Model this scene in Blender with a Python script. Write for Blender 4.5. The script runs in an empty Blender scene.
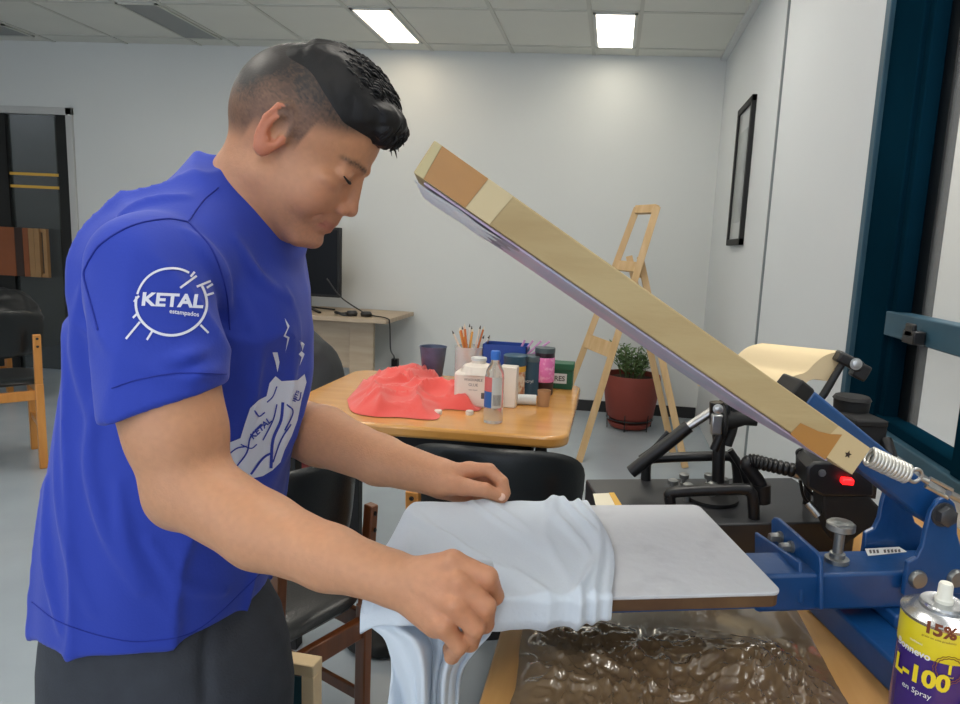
import bpy, bmesh, math, random
import numpy as np
from mathutils import Vector, Matrix
from mathutils.bvhtree import BVHTree
random.seed(7); np.random.seed(7)
scn = bpy.context.scene
COL = scn.collection
PI = math.pi

# ------------------------------------------------------------ camera
F, CX, CY, H = 674.6, 545.0, 352.0, 1.22
def nrm(v): v = np.array(v, float); return v/np.linalg.norm(v)
yw = nrm((69, -99, F)); zw = -nrm((-227, 4438, F)); xw = np.cross(yw, zw); xw /= np.linalg.norm(xw); zw = np.cross(xw, yw)
cam = bpy.data.cameras.new('camera'); camo = bpy.data.objects.new('camera', cam); COL.objects.link(camo)
cam.sensor_width = 36; cam.sensor_fit = 'HORIZONTAL'; cam.lens = F/960*36; cam.shift_x = -(CX-480)/960
cam.clip_start = 0.05; cam.clip_end = 60
camo.matrix_world = Matrix(((xw[0], -xw[1], -xw[2], 0), (yw[0], -yw[1], -yw[2], 0), (zw[0], -zw[1], -zw[2], H), (0, 0, 0, 1)))
scn.camera = camo
# ------------------------------------------------------------ world, exposure
world = bpy.data.worlds.new('world'); scn.world = world; world.use_nodes = True
wb = world.node_tree.nodes['Background']; wb.inputs[0].default_value = (.80, .88, 1.0, 1); wb.inputs[1].default_value = 1.15
scn.view_settings.view_transform = 'Standard'; scn.view_settings.look = 'None'
scn.view_settings.exposure = 0.62; scn.view_settings.gamma = 1.0
LAMP_ON = 15.0          # emission of lit troffers
# ------------------------------------------------------------ pixel -> place
O3 = np.array((0, 0, H))
def ray(px, py):
    d = np.array(((px-CX)/F, (py-CY)/F, 1.)); return np.array((d@xw, d@yw, d@zw))
def PY(px, py, Y): r = ray(px, py); return O3+r*Y/r[1]
def PZ(px, py, Z): r = ray(px, py); return O3+r*(Z-H)/r[2]
def PXw(px, py, X): r = ray(px, py); return O3+r*X/r[0]
def PP(px, py, p0, n): r = ray(px, py); return O3+r*((np.array(p0)-O3)@n)/(r@n)

# ------------------------------------------------------------ materials
def lin(c):
    return tuple(((x/255)/12.92 if x/255 <= .04045 else ((x/255+.055)/1.055)**2.4) for x in c)
MATS = {}
def mat(name, rgb, rough=.5, metal=0, var=0, vscale=8, bump=0, bscale=40, stretch=(1, 1, 1), rgb2=None, spec=.5, coat=0, sss=0, trans=0, emit=0, emit_rgb=None, alpha=1, detail=4, sheen=0, thresh=None):
    if name in MATS: return MATS[name]
    m = bpy.data.materials.new(name); m.use_nodes = True; nt = m.node_tree; N = nt.nodes; Lk = nt.links
    b = N['Principled BSDF']; c = lin(rgb)
    b.inputs['Base Color'].default_value = (*c, 1); b.inputs['Roughness'].default_value = rough
    b.inputs['Metallic'].default_value = metal; b.inputs['Specular IOR Level'].default_value = spec
    b.inputs['Coat Weight'].default_value = coat; b.inputs['Transmission Weight'].default_value = trans
    b.inputs['Sheen Weight'].default_value = sheen
    if alpha < 1: b.inputs['Alpha'].default_value = alpha
    if sss:
        b.inputs['Subsurface Weight'].default_value = sss; b.inputs['Subsurface Radius'].default_value = (.012, .004, .002); b.inputs['Subsurface Scale'].default_value = .6
    if emit:
        b.inputs['Emission Color'].default_value = (*lin(emit_rgb or rgb), 1); b.inputs['Emission Strength'].default_value = emit
    tc = N.new('ShaderNodeTexCoord'); mp = N.new('ShaderNodeMapping'); mp.inputs['Scale'].default_value = stretch
    Lk.new(tc.outputs['Object'], mp.inputs['Vector'])
    if var or rgb2:
        n = N.new('ShaderNodeTexNoise'); n.inputs['Scale'].default_value = vscale; n.inputs['Detail'].default_value = detail
        Lk.new(mp.outputs[0], n.inputs['Vector'])
        cr = N.new('ShaderNodeValToRGB'); lo, hi = thresh or (.3, .7)
        cr.color_ramp.elements[0].position = lo; cr.color_ramp.elements[1].position = hi
        c2 = lin(rgb2) if rgb2 else tuple(min(1, x*(1+var)) for x in c)
        c1 = c if rgb2 else tuple(x*(1-var) for x in c)
        cr.color_ramp.elements[0].color = (*c1, 1); cr.color_ramp.elements[1].color = (*c2, 1)
        Lk.new(n.outputs['Fac'], cr.inputs[0]); Lk.new(cr.outputs[0], b.inputs['Base Color'])
    if bump:
        n2 = N.new('ShaderNodeTexNoise'); n2.inputs['Scale'].default_value = bscale; n2.inputs['Detail'].default_value = 5
        Lk.new(mp.outputs[0], n2.inputs['Vector'])
        bp = N.new('ShaderNodeBump'); bp.inputs['Strength'].default_value = bump; bp.inputs['Distance'].default_value = .004
        Lk.new(n2.outputs['Fac'], bp.inputs['Height']); Lk.new(bp.outputs[0], b.inputs['Normal'])
    MATS[name] = m; return m
def wood(name, a, b2, axis=0, rough=.45, sc=14, coat=0):
    st = [1.0, 1.0, 1.0]
    for i in range(3):
        if i != axis: st[i] = 7.0
    return mat(name, a, rough, rgb2=b2, vscale=sc*.25, stretch=tuple(st), bump=.12, bscale=12, coat=coat, detail=6)

M_wall = mat('wall_paint', (211, 213, 211), .7, var=.015, vscale=1.5, bump=.03, bscale=120)
M_wallb = mat('wall_paint_right', (208, 212, 214), .65, var=.015, vscale=1.5, bump=.03, bscale=120)
M_ceil = mat('ceiling_tile', (216, 216, 208), .85, var=.02, vscale=3, bump=.15, bscale=200)
M_grid = mat('ceiling_tee', (196, 196, 188), .6)
M_floor = mat('floor_vinyl', (168, 178, 186), .22, rgb2=(152, 162, 170), vscale=2.5, bump=.02, bscale=6, spec=.5, thresh=(.2, .8))
M_base = mat('baseboard_dark', (28, 28, 30), .5)
M_white = mat('white_paint', (214, 216, 214), .5)
M_teal = mat('teal_frame', (6, 34, 48), .75, var=.2, vscale=3, spec=0.0)
M_tealL = mat('teal_frame_light', (52, 82, 98), .45, spec=.2, var=.15, vscale=6)
M_black = mat('black_metal', (20, 20, 22), .38, var=.2, vscale=20)
M_blackm = mat('black_matte', (16, 16, 17), .65)
M_vinyl = mat('black_vinyl', (22, 26, 28), .33, bump=.15, bscale=160)
M_steel = mat('steel', (190, 190, 188), .3, metal=1, bump=.05)
M_zinc = mat('zinc_bolt', (150, 152, 150), .42, metal=.85)
M_blue = mat('blue_enamel', (16, 70, 126), .4, var=.12, vscale=18, bump=.12, bscale=70, coat=.25)
M_tableY = wood('table_wood', (214, 158, 84), (196, 136, 64), 0, .25, 14, .4)
M_tableR = wood('table_edge_wood', (196, 140, 70), (176, 120, 58), 0, .35)
M_beige = wood('desk_laminate', (184, 166, 142), (168, 148, 124), 0, .45)
M_pine = wood('pine', (214, 182, 138), (198, 162, 112), 2, .55)
M_brown = wood('chair_brown_wood', (124, 70, 34), (92, 48, 22), 2, .3, 14, .3)
M_orange = wood('chair_orange_wood', (204, 142, 72), (184, 118, 52), 2, .35)
M_kraft = mat('beam_ply', (188, 168, 124), .6, rgb2=(172, 148, 104), vscale=5, stretch=(1, 1, 5), bump=.15, bscale=30)
M_kraftL = mat('beam_ply_light', (206, 188, 148), .6, var=.04)
M_tape = mat('brown_tape', (176, 126, 66), .25, var=.06, vscale=20, bump=.1)
M_lilac = mat('heat_plate', (206, 178, 206), .35, rgb2=(162, 176, 200), vscale=7, detail=2)  # lilac and blue-grey reflections put into the plate's base colour
M_foil = mat('foil', (244, 247, 248), .65, bump=.4, bscale=60)

# ------------------------------------------------------------ objects
LOC = {}
def _set(o, label=None, cat=None, group=None, kind=None):
    if label: o['label'] = label
    if cat: o['category'] = cat
    if group: o['group'] = group
    if kind: o['kind'] = kind
    return o
def thing(name, label, cat, loc=(0, 0, 0), rz=0, group=None):
    o = bpy.data.objects.new(name, None); COL.objects.link(o); o.empty_display_size = .05
    o.location = tuple(float(x) for x in loc); o.rotation_euler = (0, 0, rz); LOC[o.name] = np.array(loc, float)
    return _set(o, label, cat, group)
def link_mesh(name, me, mats, parent=None, smooth=40, bevel=0, label=None, cat=None, group=None, kind=None, seg=2):
    for m in (mats if isinstance(mats, (list, tuple)) else [mats]): me.materials.append(m)
    if parent is not None:
        off = LOC[parent.name]
        if abs(off).sum() > 0: me.transform(Matrix.Translation(Vector(-off)))
    if smooth:
        me.polygons.foreach_set('use_smooth', [True]*len(me.polygons))
        if smooth < 180: me.set_sharp_from_angle(angle=math.radians(smooth))
    o = bpy.data.objects.new(name, me); COL.objects.link(o)
    if parent is not None: o.parent = parent; LOC[o.name] = LOC[parent.name]
    else: LOC[o.name] = np.zeros(3)
    if bevel:
        bv = o.modifiers.new('bevel', 'BEVEL'); bv.width = bevel; bv.segments = seg; bv.limit_method = 'ANGLE'; bv.angle_limit = math.radians(50)
    return _set(o, label, cat, group, kind)
class MB:
    def __init__(s): s.v = []; s.f = []; s.m = []
    def add(s, V, Fc, mi=0):
        n = len(s.v); s.v += [tuple(float(c) for c in p) for p in V]; s.f += [tuple(i+n for i in f) for f in Fc]; s.m += [mi]*len(Fc); return s
    def box(s, lo, hi, mi=0):
        x0, y0, z0 = lo; x1, y1, z1 = hi
        return s.add([(x0, y0, z0), (x1, y0, z0), (x1, y1, z0), (x0, y1, z0), (x0, y0, z1), (x1, y0, z1), (x1, y1, z1), (x0, y1, z1)],
                     [(0, 3, 2, 1), (4, 5, 6, 7), (0, 1, 5, 4), (1, 2, 6, 5), (2, 3, 7, 6), (3, 0, 4, 7)], mi)
    def obox(s, c, ax, half, mi=0):          # oriented box: centre, three axes, half sizes
        c = np.array(c, float); A = [nrm(a)*h for a, h in zip(ax, half)]
        P = [c+sx*A[0]+sy*A[1]+sz*A[2] for sz in (-1, 1) for sx, sy in ((-1, -1), (1, -1), (1, 1), (-1, 1))]
        return s.add(P, [(0, 3, 2, 1), (4, 5, 6, 7), (0, 1, 5, 4), (1, 2, 6, 5), (2, 3, 7, 6), (3, 0, 4, 7)], mi)
    def beam(s, a, b, w, h, up=(0, 0, 1), mi=0):  # rectangular bar from a to b
        a = np.array(a, float); b = np.array(b, float); d = nrm(b-a); sd = np.cross(d, nrm(up))
        if np.linalg.norm(sd) < 1e-3: sd = np.cross(d, (0, 1, 0))
        sd = nrm(sd); u = np.cross(sd, d)
        return s.obox((a+b)/2, (d, sd, u), (np.linalg.norm(b-a)/2, w/2, h/2), mi)
    def prism(s, pts, ext, mi=0):            # planar polygon (3d pts) extruded by vector ext
        P = [np.array(p, float) for p in pts]; n = len(P); e = np.array(ext, float)
        V = P+[p+e for p in P]
        return s.add(V, [tuple(range(n))[::-1], tuple(range(n, 2*n))]+[(i, (i+1) % n, n+(i+1) % n, n+i) for i in range(n)], mi)
    def tube(s, pts, r, seg=10, mi=0, cap=True, squash=None):
        P = [np.array(p, float) for p in pts]; n = len(P)
        R = [r]*n if np.isscalar(r) else list(r)
        T = [nrm(P[min(i+1, n-1)]-P[max(i-1, 0)]) for i in range(n)]
        up = np.array((0, 0, 1.)) if abs(T[0][2]) < .9 else np.array((0, 1., 0))
        A = nrm(np.cross(T[0], up)); V = []
        for i in range(n):
            A = A-T[i]*(A@T[i]); A = nrm(A); B = np.cross(T[i], A)
            for k in range(seg):
                t = 2*PI*k/seg; V.append(P[i]+R[i]*(math.cos(t)*A+math.sin(t)*B*(squash or 1)))
        Fc = [(i*seg+k, i*seg+(k+1) % seg, (i+1)*seg+(k+1) % seg, (i+1)*seg+k) for i in range(n-1) for k in range(seg)]
        if cap: Fc += [tuple(range(seg))[::-1], tuple(range((n-1)*seg, n*seg))]
        return s.add(V, Fc, mi)
    def lathe(s, prof, o=(0, 0, 0), ax=(0, 0, 1), seg=32, mi=0):  # prof: (radius, height)
        o = np.array(o, float); Z = nrm(ax); A = nrm(np.cross(Z, (1, 0, 0) if abs(Z[0]) < .8 else (0, 1, 0))); B = np.cross(Z, A); V = []
        for r, h in prof:
            for k in range(seg):
                t = 2*PI*k/seg; V.append(o+Z*h+max(r, 1e-5)*(math.cos(t)*A+math.sin(t)*B))
        n = len(prof)
        Fc = [(i*seg+k, i*seg+(k+1) % seg, (i+1)*seg+(k+1) % seg, (i+1)*seg+k) for i in range(n-1) for k in range(seg)]
        return s.add(V, Fc+[tuple(range(seg))[::-1], tuple(range((n-1)*seg, n*seg))], mi)
    def bolt(s, c, ax, r, h, mi=0):
        c = np.array(c, float); ax = nrm(ax)
        s.lathe([(r*1.25, 0), (r*1.25, h*.2), (r*.95, h*.22)], c, ax, 20, mi)
        return s.lathe([(r, h*.2), (r, h*.9), (r*.8, h)], c, ax, 6, mi)
    def grid(s, fn, nu, nv, mi=0, closed_v=False):
        V = [fn(i/(nu-1), j/(nv-1) if not closed_v else j/nv) for i in range(nu) for j in range(nv)]
        Fc = []
        for i in range(nu-1):
            for j in range(nv if closed_v else nv-1):
                j2 = (j+1) % nv; Fc.append((i*nv+j, i*nv+j2, (i+1)*nv+j2, (i+1)*nv+j))
        return s.add(V, Fc, mi)
    def build(s, name, mats, parent=None, **k):
        me = bpy.data.meshes.new(name); me.from_pydata(s.v, [], s.f)
        me.polygons.foreach_set('material_index', s.m); me.validate()
        bm = bmesh.new(); bm.from_mesh(me); bmesh.ops.recalc_face_normals(bm, faces=bm.faces); bm.to_mesh(me); bm.free()
        return link_mesh(name, me, mats, parent, **k)
def structure(name, mb, m, **k): return mb.build(name, m, kind='structure', **k)
def copy_tree(o, parent=None):
    c = o.copy(); COL.objects.link(c); LOC[c.name] = LOC[o.name]
    if parent is not None: c.parent = parent
    for ch in list(o.children): copy_tree(ch, c)
    return c
def spline(pts, n=8):
    P = [np.array(p, float) for p in pts]; P = [2*P[0]-P[1]]+P+[2*P[-1]-P[-2]]; out = []
    for i in range(1, len(P)-2):
        for k in range(n):
            t = k/n; out.append(.5*((2*P[i])+(-P[i-1]+P[i+1])*t+(2*P[i-1]-5*P[i]+4*P[i+1]-P[i+2])*t*t+(-P[i-1]+3*P[i]-3*P[i+1]+P[i+2])*t**3))
    out.append(P[-2]); return out
def _h3(ix, iy, iz):
    n = (ix*374761393+iy*668265263+iz*2147483647) & 0xffffffff
    n = ((n ^ (n >> 13))*1274126177) & 0xffffffff
    return ((n ^ (n >> 16)) & 0xffff)/65535.
def vnoise(P):
    P = np.asarray(P, float); sh = P.shape[:-1]; P = P.reshape(-1, 3); i = np.floor(P).astype(np.int64); f = P-i; f = f*f*(3-2*f); r = 0
    for dx in (0, 1):
        for dy in (0, 1):
            for dz in (0, 1):
                w = (f[:, 0] if dx else 1-f[:, 0])*(f[:, 1] if dy else 1-f[:, 1])*(f[:, 2] if dz else 1-f[:, 2])
                r = r+w*_h3(i[:, 0]+dx, i[:, 1]+dy, i[:, 2]+dz)
    return (r*2-1).reshape(sh)

# text / flat artwork laid onto a surface
def text_mesh(txt, size, font_bold=0.0, extrude=0):
    cu = bpy.data.curves.new('t', 'FONT'); cu.body = txt; cu.size = size; cu.align_x = 'CENTER'; cu.align_y = 'CENTER'; cu.offset = font_bold
    cu.resolution_u = 3
    o = bpy.data.objects.new('t', cu); COL.objects.link(o); dg = bpy.context.evaluated_depsgraph_get(); dg.update()
    me = bpy.data.meshes.new_from_object(o.evaluated_get(dg)); bpy.data.objects.remove(o)
    bm = bmesh.new(); bm.from_mesh(me); bmesh.ops.triangulate(bm, faces=bm.faces)
    for _ in range(3):
        es = [e for e in bm.edges if e.calc_length() > size*.22]
        if es: bmesh.ops.subdivide_edges(bm, edges=es, cuts=1); bmesh.ops.triangulate(bm, faces=bm.faces)
    V = [tuple(v.co[:2]) for v in bm.verts]; bm.verts.index_update(); Fc = [tuple(v.index for v in f.verts) for f in bm.faces]; bm.free()
    return V, Fc
def stroke2d(pts, w, closed=False):
    P = [np.array(p, float) for p in pts]; n = len(P); V = []; Fc = []
    for i in range(n):
        a = P[(i-1) % n] if closed else P[max(i-1, 0)]; b = P[(i+1) % n] if closed else P[min(i+1, n-1)]
        d = (b-a)/max(np.linalg.norm(b-a), 1e-9); q = np.array((-d[1], d[0])); ww = w if np.isscalar(w) else w[i]
        V += [tuple(P[i]+q*ww/2), tuple(P[i]-q*ww/2)]
    for i in range(n if closed else n-1):
        j = (i+1) % n; Fc.append((2*i, 2*i+1, 2*j+1, 2*j))
    return V, Fc
def poly2d(pts, step):
    bm = bmesh.new(); vs = [bm.verts.new((x, y, 0)) for x, y in pts]; bm.faces.new(vs); bmesh.ops.triangulate(bm, faces=bm.faces)
    for _ in range(5):
        es = [e for e in bm.edges if e.calc_length() > step]
        if es: bmesh.ops.subdivide_edges(bm, edges=es, cuts=1); bmesh.ops.triangulate(bm, faces=bm.faces)
    bm.verts.index_update(); V = [tuple(v.co[:2]) for v in bm.verts]; Fc = [tuple(v.index for v in f.verts) for f in bm.faces]; bm.free(); return V, Fc

# ============================================================ the room
XR, YB, ZC = .705, 5.13, 2.625
XD = -4.36                                     # right jamb of the glass door
structure('floor', MB().box((-5.6, -3, -.05), (XR+.1, YB+1.6, 0)), M_floor)
structure('ceiling', MB().box((-5.6, -3, ZC), (XR+.1, YB+.1, ZC+.05)), M_ceil)
wb_ = MB().box((XD, YB, 0), (XR+.1, YB+.1, ZC)); wb_.box((-5.6, YB, 2.13), (XD, YB+.1, ZC))
structure('wall_back', wb_, M_wall)
structure('wall_left', MB().box((-5.7, -3, 0), (-5.6, YB+1.6, ZC)), M_wall)
mw = MB().box((XR, 3.2, 0), (XR+.1, YB, ZC)).box((XR-.018, 1.98, 0), (XR+.1, 3.2, ZC)).box((XR-.018, -3, 0), (XR+.1, 1.98, .80)).box((XR, -3, 2.45), (XR+.1, 1.98, ZC))
structure('wall_right', mw, M_wallb)
structure('trim_5', MB().box((XR-.026, 3.185, 0), (XR-.008, 3.203, ZC-.02)), mat('groove_grey', (120, 126, 128), .6))
structure('baseboard_back', MB().box((XD+.1, YB-.012, 0), (XR-.01, YB, .085)), M_base)
structure('trim_1', MB().box((XR-.045, -3, ZC-.02), (XR, YB, ZC)), M_white, bevel=.003)
tr = MB()
for x in (.07, -.236, -.826, -1.425, -1.73, -2.33, -2.93, -3.23, -3.83, -4.43, -5.03): tr.box((x-.012, -3, ZC-.006), (x+.012, YB, ZC+.001))
for y in (4.95, 4.24, 3.64, 3.04, 2.47, 1.27, .07, -1.13): tr.box((-5.6, y-.012, ZC-.005), (XR-.04, y+.012, ZC+.001))
structure('trim_2', tr, M_grid)
# corridor behind the glass door
M_corr = mat('corridor_wall', (120, 120, 114), .8)
structure('wall_corridor', MB().box((-5.6, 6.6, 0), (-3.0, 6.7, ZC)).box((-4.56, YB+.1, 0), (-4.46, 6.6, ZC)), M_corr)
# ceiling lights
def troffer(x0, x1, y0, y1, on, label, col=(255, 250, 236), k=1.0):
    t = thing('ceiling_light', label, 'ceiling light', ((x0+x1)/2, (y0+y1)/2, ZC), group=None)
    fr = MB()
    fr.box((x0, y0, ZC-.012), (x0+.018, y1, ZC-.001)).box((x1-.018, y0, ZC-.012), (x1, y1, ZC-.001)).box((x0, y0, ZC-.012), (x1, y0+.018, ZC-.001)).box((x0, y1-.018, ZC-.012), (x1, y1, ZC-.001))
    fr.build('frame', M_white if on else M_grid, t)
    m = mat('lamp_%s_%s' % (col, on), col, .6, emit=LAMP_ON*k, emit_rgb=col) if on else mat('lamp_off', (126, 128, 126), .35, bump=.2, stretch=(60, 1, 1), bscale=4)
    MB().box((x0+.018, y0+.018, ZC-.008), (x1-.018, y1-.018, ZC-.003)).build('diffuser', m, t)
    return t
troffer(-.236+.02, .07-.02, 4.25, 4.93, True, 'lit ceiling panel above the easel and potted plant', (255, 246, 226), .4)
troffer(-1.73+.02, -1.425-.02, 4.25, 4.93, True, 'lit warm ceiling panel just right of the man\'s hair', (255, 236, 206), .4)
troffer(-3.23+.0, -2.95, 4.23, 4.95, False, 'unlit grey ceiling panel at the upper left')
troffer(-4.75, -4.47, 4.72, 4.99, False, 'small unlit ceiling panel above the glass door')
for x0 in (-3.23, -1.73, -.236):  # panels out of view, put in to light the room
    for y0 in (2.6, .6, -1.4):
        troffer(x0+.02, x0+.286, y0, y0+.9, True, 'unseen lit ceiling panel overhead, nearer than the two seen lit ones', (255, 249, 238), .8)['group'] = 'unseen ceiling panels overhead'

# picture
pt = thing('picture_frame', 'narrow black-framed picture hanging on the right wall', 'picture', (XR, 4.07, 1.3))
f = MB(); y0, y1, z0, z1 = 3.85, 4.29, 1.30, 2.095
f.box((XR-.025, y0, z0), (XR, y0+.035, z1)).box((XR-.025, y1-.035, z0), (XR, y1, z1)).box((XR-.025, y0, z0), (XR, y1, z0+.035)).box((XR-.025, y0, z1-.035), (XR, y1, z1))
f.build('frame', M_blackm, pt, bevel=.002)
mt_ = MB().box((XR-.012, y0+.03, z0+.03), (XR-.004, y1-.03, z1-.03)).build('mat_board', mat('mat_board', (176, 180, 180), .3, coat=.5), pt)
MB().box((XR-.014, y0+.12, z0+.13), (XR-.011, y1-.12, z1-.15)).build('print', mat('print_grey', (120, 126, 126), .3, rgb2=(160, 165, 165), vscale=6, coat=.5), pt)

# window on the right
XW = XR-.02
fr = MB()
fr.box((XW-.012, 1.945, .80), (XW+.06, 1.982, 2.45), 1)
fr.box((XW, 1.76, .80), (XW+.05, 1.945, 2.45), 0)
fr.box((XW+.012, 1.73, .80), (XW+.05, 1.76, 2.45), 0)
fr.box((XW, -2.9, 1.052), (XW+.05, 1.76, 1.112), 1)
fr.box((XW-.012, -2.9, .795), (XW+.08, 1.945, .825), 1)
fr.box((XW+.005, -2.9, .825), (XW+.06, 1.76, .85), 0)
fr.box((XW-.005, 1.285, .825), (XW+.06, 1.345, 1.052), 0)
fr.box((XW, -2.9, 2.40), (XW+.05, 1.945, 2.45), 0)
structure('window_1', fr, [M_teal, M_tealL], bevel=.003)
structure('trim_3', MB().box((XW+.05, 1.68, .82), (XW+.075, 1.77, 2.45)), mat('window_gasket', (6, 10, 14), .4))
M_glass = mat('window_glass', (235, 238, 238), .02, alpha=.12, spec=.8)
structure('window_2', MB().box((XW+.055, -2.9, .85), (XW+.06, 1.76, 2.4)), M_glass)
structure('wall_outside', MB().box((1.35, -3, -.05), (1.45, 7, 3.2)).box((.82, 6.9, -.05), (1.35, 7, 3.2)), mat('outside_wall', (196, 192, 184), .85))
lt = MB().box((XW-.03, 1.52, 1.055), (XW-.004, 1.58, 1.085)).box((XW-.03, 1.53, 1.07), (XW-.02, 1.57, 1.10)).build('window_latch', M_black, None, bevel=.003, label='small dark latch on the window rail above the blue press', cat='latch')
ld = bpy.data.lights.new('outside_fill', 'AREA'); ld.energy = 62; ld.shape = 'RECTANGLE'; ld.size = .4; ld.size_y = 6; ld.color = (1, .97, .92)  # added fill that brightens the outside wall; no actual lamp known there
lo_ = bpy.data.objects.new('outside_fill', ld); COL.objects.link(lo_); lo_.location = (1.07, 3.2, 3.1)

# glass door at the far left
dr = MB()
dr.box((XD, YB-.02, 0), (XD+.055, YB+.06, 2.13)).box((-5.6, YB-.02, 2.075), (XD+.055, YB+.06, 2.13))
structure('door_1', dr, mat('door_frame_grey', (186, 186, 184), .4), bevel=.003)
dj = MB().box((XD-.10, YB, 0), (XD, YB+.05, 2.075)).box((-5.1, YB, 0), (-4.90, YB+.05, 2.075))
structure('trim_4', dj, mat('door_black', (10, 12, 14), .3))
gd = thing('glass_door', 'dark glass door at the far left with yellow stripes', 'door', (-5, YB+.03, 0)); gd['kind'] = 'structure'
MB().box((-5.6, YB+.02, .02), (XD-.1, YB+.03, 2.07)).build('pane', mat('dark_glass', (60, 64, 62), .06, alpha=.55, spec=.6), gd)
s_ = MB()
M_yel = mat('yellow_tape', (214, 168, 70), .6)
for z in (1.50, 1.60): s_.box((-4.90, YB+.014, z), (XD, YB+.019, z+.022))
s_.build('stripe_pair', M_yel, gd)
hd = MB()
zt, zb = 1.18, .79
for i, (xa, xb_, mi) in enumerate([(-5.02, -4.81, 0), (-4.81, -4.74, 2), (-4.74, -4.69, 0), (-4.69, -4.64, 1), (-4.64, -4.595, 1), (-4.565, -4.53, 1)]):
    hd.box((xa, YB-.075, zb), (xb_-.003, YB-.045, zt), mi)
hd.box((-4.85, YB-.046, zb+.05), (-4.80, YB+.018, zb+.1), 2).box((-4.85, YB-.046, zt-.1), (-4.80, YB+.018, zt-.05), 2).box((-4.62, YB-.06, zb), (-4.53, YB-.05, zb+.03), 1).box((-4.62, YB-.06, zt-.03), (-4.53, YB-.05, zt), 1)
hd.build('door_handle', [mat('handle_wood', (134, 74, 40), .4, var=.15, vscale=4), mat('handle_wood_light', (152, 116, 76), .45, var=.1), mat('handle_dark', (48, 28, 20), .5)], gd, bevel=.002, label='wide wooden pull of vertical slats')

# desk with monitor at the back wall
dk = thing('desk', 'beige laminate desk against the back wall', 'desk', (-1.9, 4.75, 0))
p = PY(410, 317, 4.5); ZD = .69
MB().box((-2.75, 4.46, ZD-.03), (-1.515, 5.1, ZD)).build('desk_top', M_beige, dk, bevel=.002)
MB().box((-1.84, 4.62, 0), (-1.665, 4.66, ZD-.03)).build('leg', M_beige, dk, bevel=.002)
MB().box((-2.6, 4.66, .3), (-1.70, 4.68, ZD-.03)).build('back_panel', M_beige, dk)
MB().box((-2.7, 4.50, 0), (-2.6, 5.0, ZD-.03)).build('leg', M_beige, dk, bevel=.002)
tv = thing('monitor', 'black monitor on the beige desk behind the man', 'monitor', (-2.1, 4.75, ZD))
MB().box((-2.55, 4.70, .80), (-1.945, 4.74, 1.30)).build('screen_housing', M_blackm, tv, bevel=.006)
MB().box((-2.53, 4.697, .82), (-1.965, 4.702, 1.28)).build('screen', mat('screen_glass', (8, 10, 14), .3, spec=.15), tv)
MB().beam((-2.2, 4.73, .85), (-2.2, 4.73, ZD+.015), .05, .02, (0, 1, 0)).beam((-2.2, 4.73, ZD+.03), (-2.05, 4.60, ZD+.006), .02, .012).beam((-2.2, 4.73, ZD+.03), (-2.05, 4.86, ZD+.006), .02, .012).beam((-2.2, 4.73, ZD+.03), (-2.38, 4.60, ZD+.006), .02, .012).beam((-2.2, 4.73, ZD+.03), (-2.38, 4.86, ZD+.006), .02, .012).build('stand', M_black, tv)
hp = thing('headphones', 'black headphones lying on the beige desk', 'headphones', (-1.83, 4.58, ZD))
ring = [(-1.86+.07*math.cos(t), 4.6+.07*math.sin(t), ZD+.012+.01*math.sin(t*2)) for t in np.linspace(0, PI*1.9, 20)]
MB().tube(ring, .010, 8).build('headband', M_black, hp)
MB().lathe([(.0, 0), (.035, .001), (.04, .02), (.03, .035), (0, .036)], (-1.80, 4.56, ZD+.002)).build('ear_cup', M_black, hp)
MB().lathe([(.0, 0), (.035, .001), (.04, .02), (.03, .035), (0, .036)], (-1.70, 4.57, ZD+.002)).build('ear_cup', M_black, hp)
cab = spline([(-2.0, 4.6, ZD+.25), (-1.9, 4.62, ZD+.12), (-1.75, 4.7, ZD+.008), (-1.66, 4.6, ZD+.008), (-1.525, 4.5, ZD+.006), (-1.495, 4.47, ZD-.03), (-1.53, 4.6, .47), (-1.62, 4.95, .36), (-1.66, YB-.03, .30)], 8)
cb = MB().tube(cab, .005, 6); cb.box((-1.685, YB-.04, .25), (-1.635, YB-.001, .31)); cb.build('power_cable', M_black, None, label='black cable trailing off the desk to the wall', cat='cable')

# ============================================================ easel, plant
ea = thing('easel', 'pale pine A-frame easel standing near the back wall', 'easel', (.15, 4.1, 0))
T2 = PY(657, 207, 4.0); T1 = PY(637, 208, 4.22); F2 = PZ(579, 461, 0); F1 = PZ(551, 437, 0)
B2 = PY(640, 257, 4.04); B1 = PY(629, 256, 4.19); G2 = PZ(685, 467, 0); G1 = PZ(673, 453, 0)
for a_, b_ in ((T2, F2), (T1, F1)): MB().beam(a_, b_, .04, .055, (0, 1, 0)).build('leg', M_pine, ea, bevel=.002)
for a_, b_ in ((B2, G2), (B1, G1)): MB().beam(a_, b_, .04, .055, (0, 1, 0)).build('rear_leg', M_pine, ea, bevel=.002)
for k, w in ((.008, .05), (.235, .06), (.56, .09)):
    a_ = T2+(F2-T2)*k; b_ = T1+(F1-T1)*k
    MB().beam(a_, b_, .032, w, nrm(T2-F2)).build('crossbar', M_pine, ea, bevel=.002)
MB().beam(B2+(G2-B2)*.08, B1+(G1-B1)*.08, .03, .05, (0, 0, 1)).build('crossbar', M_pine, ea)

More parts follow.
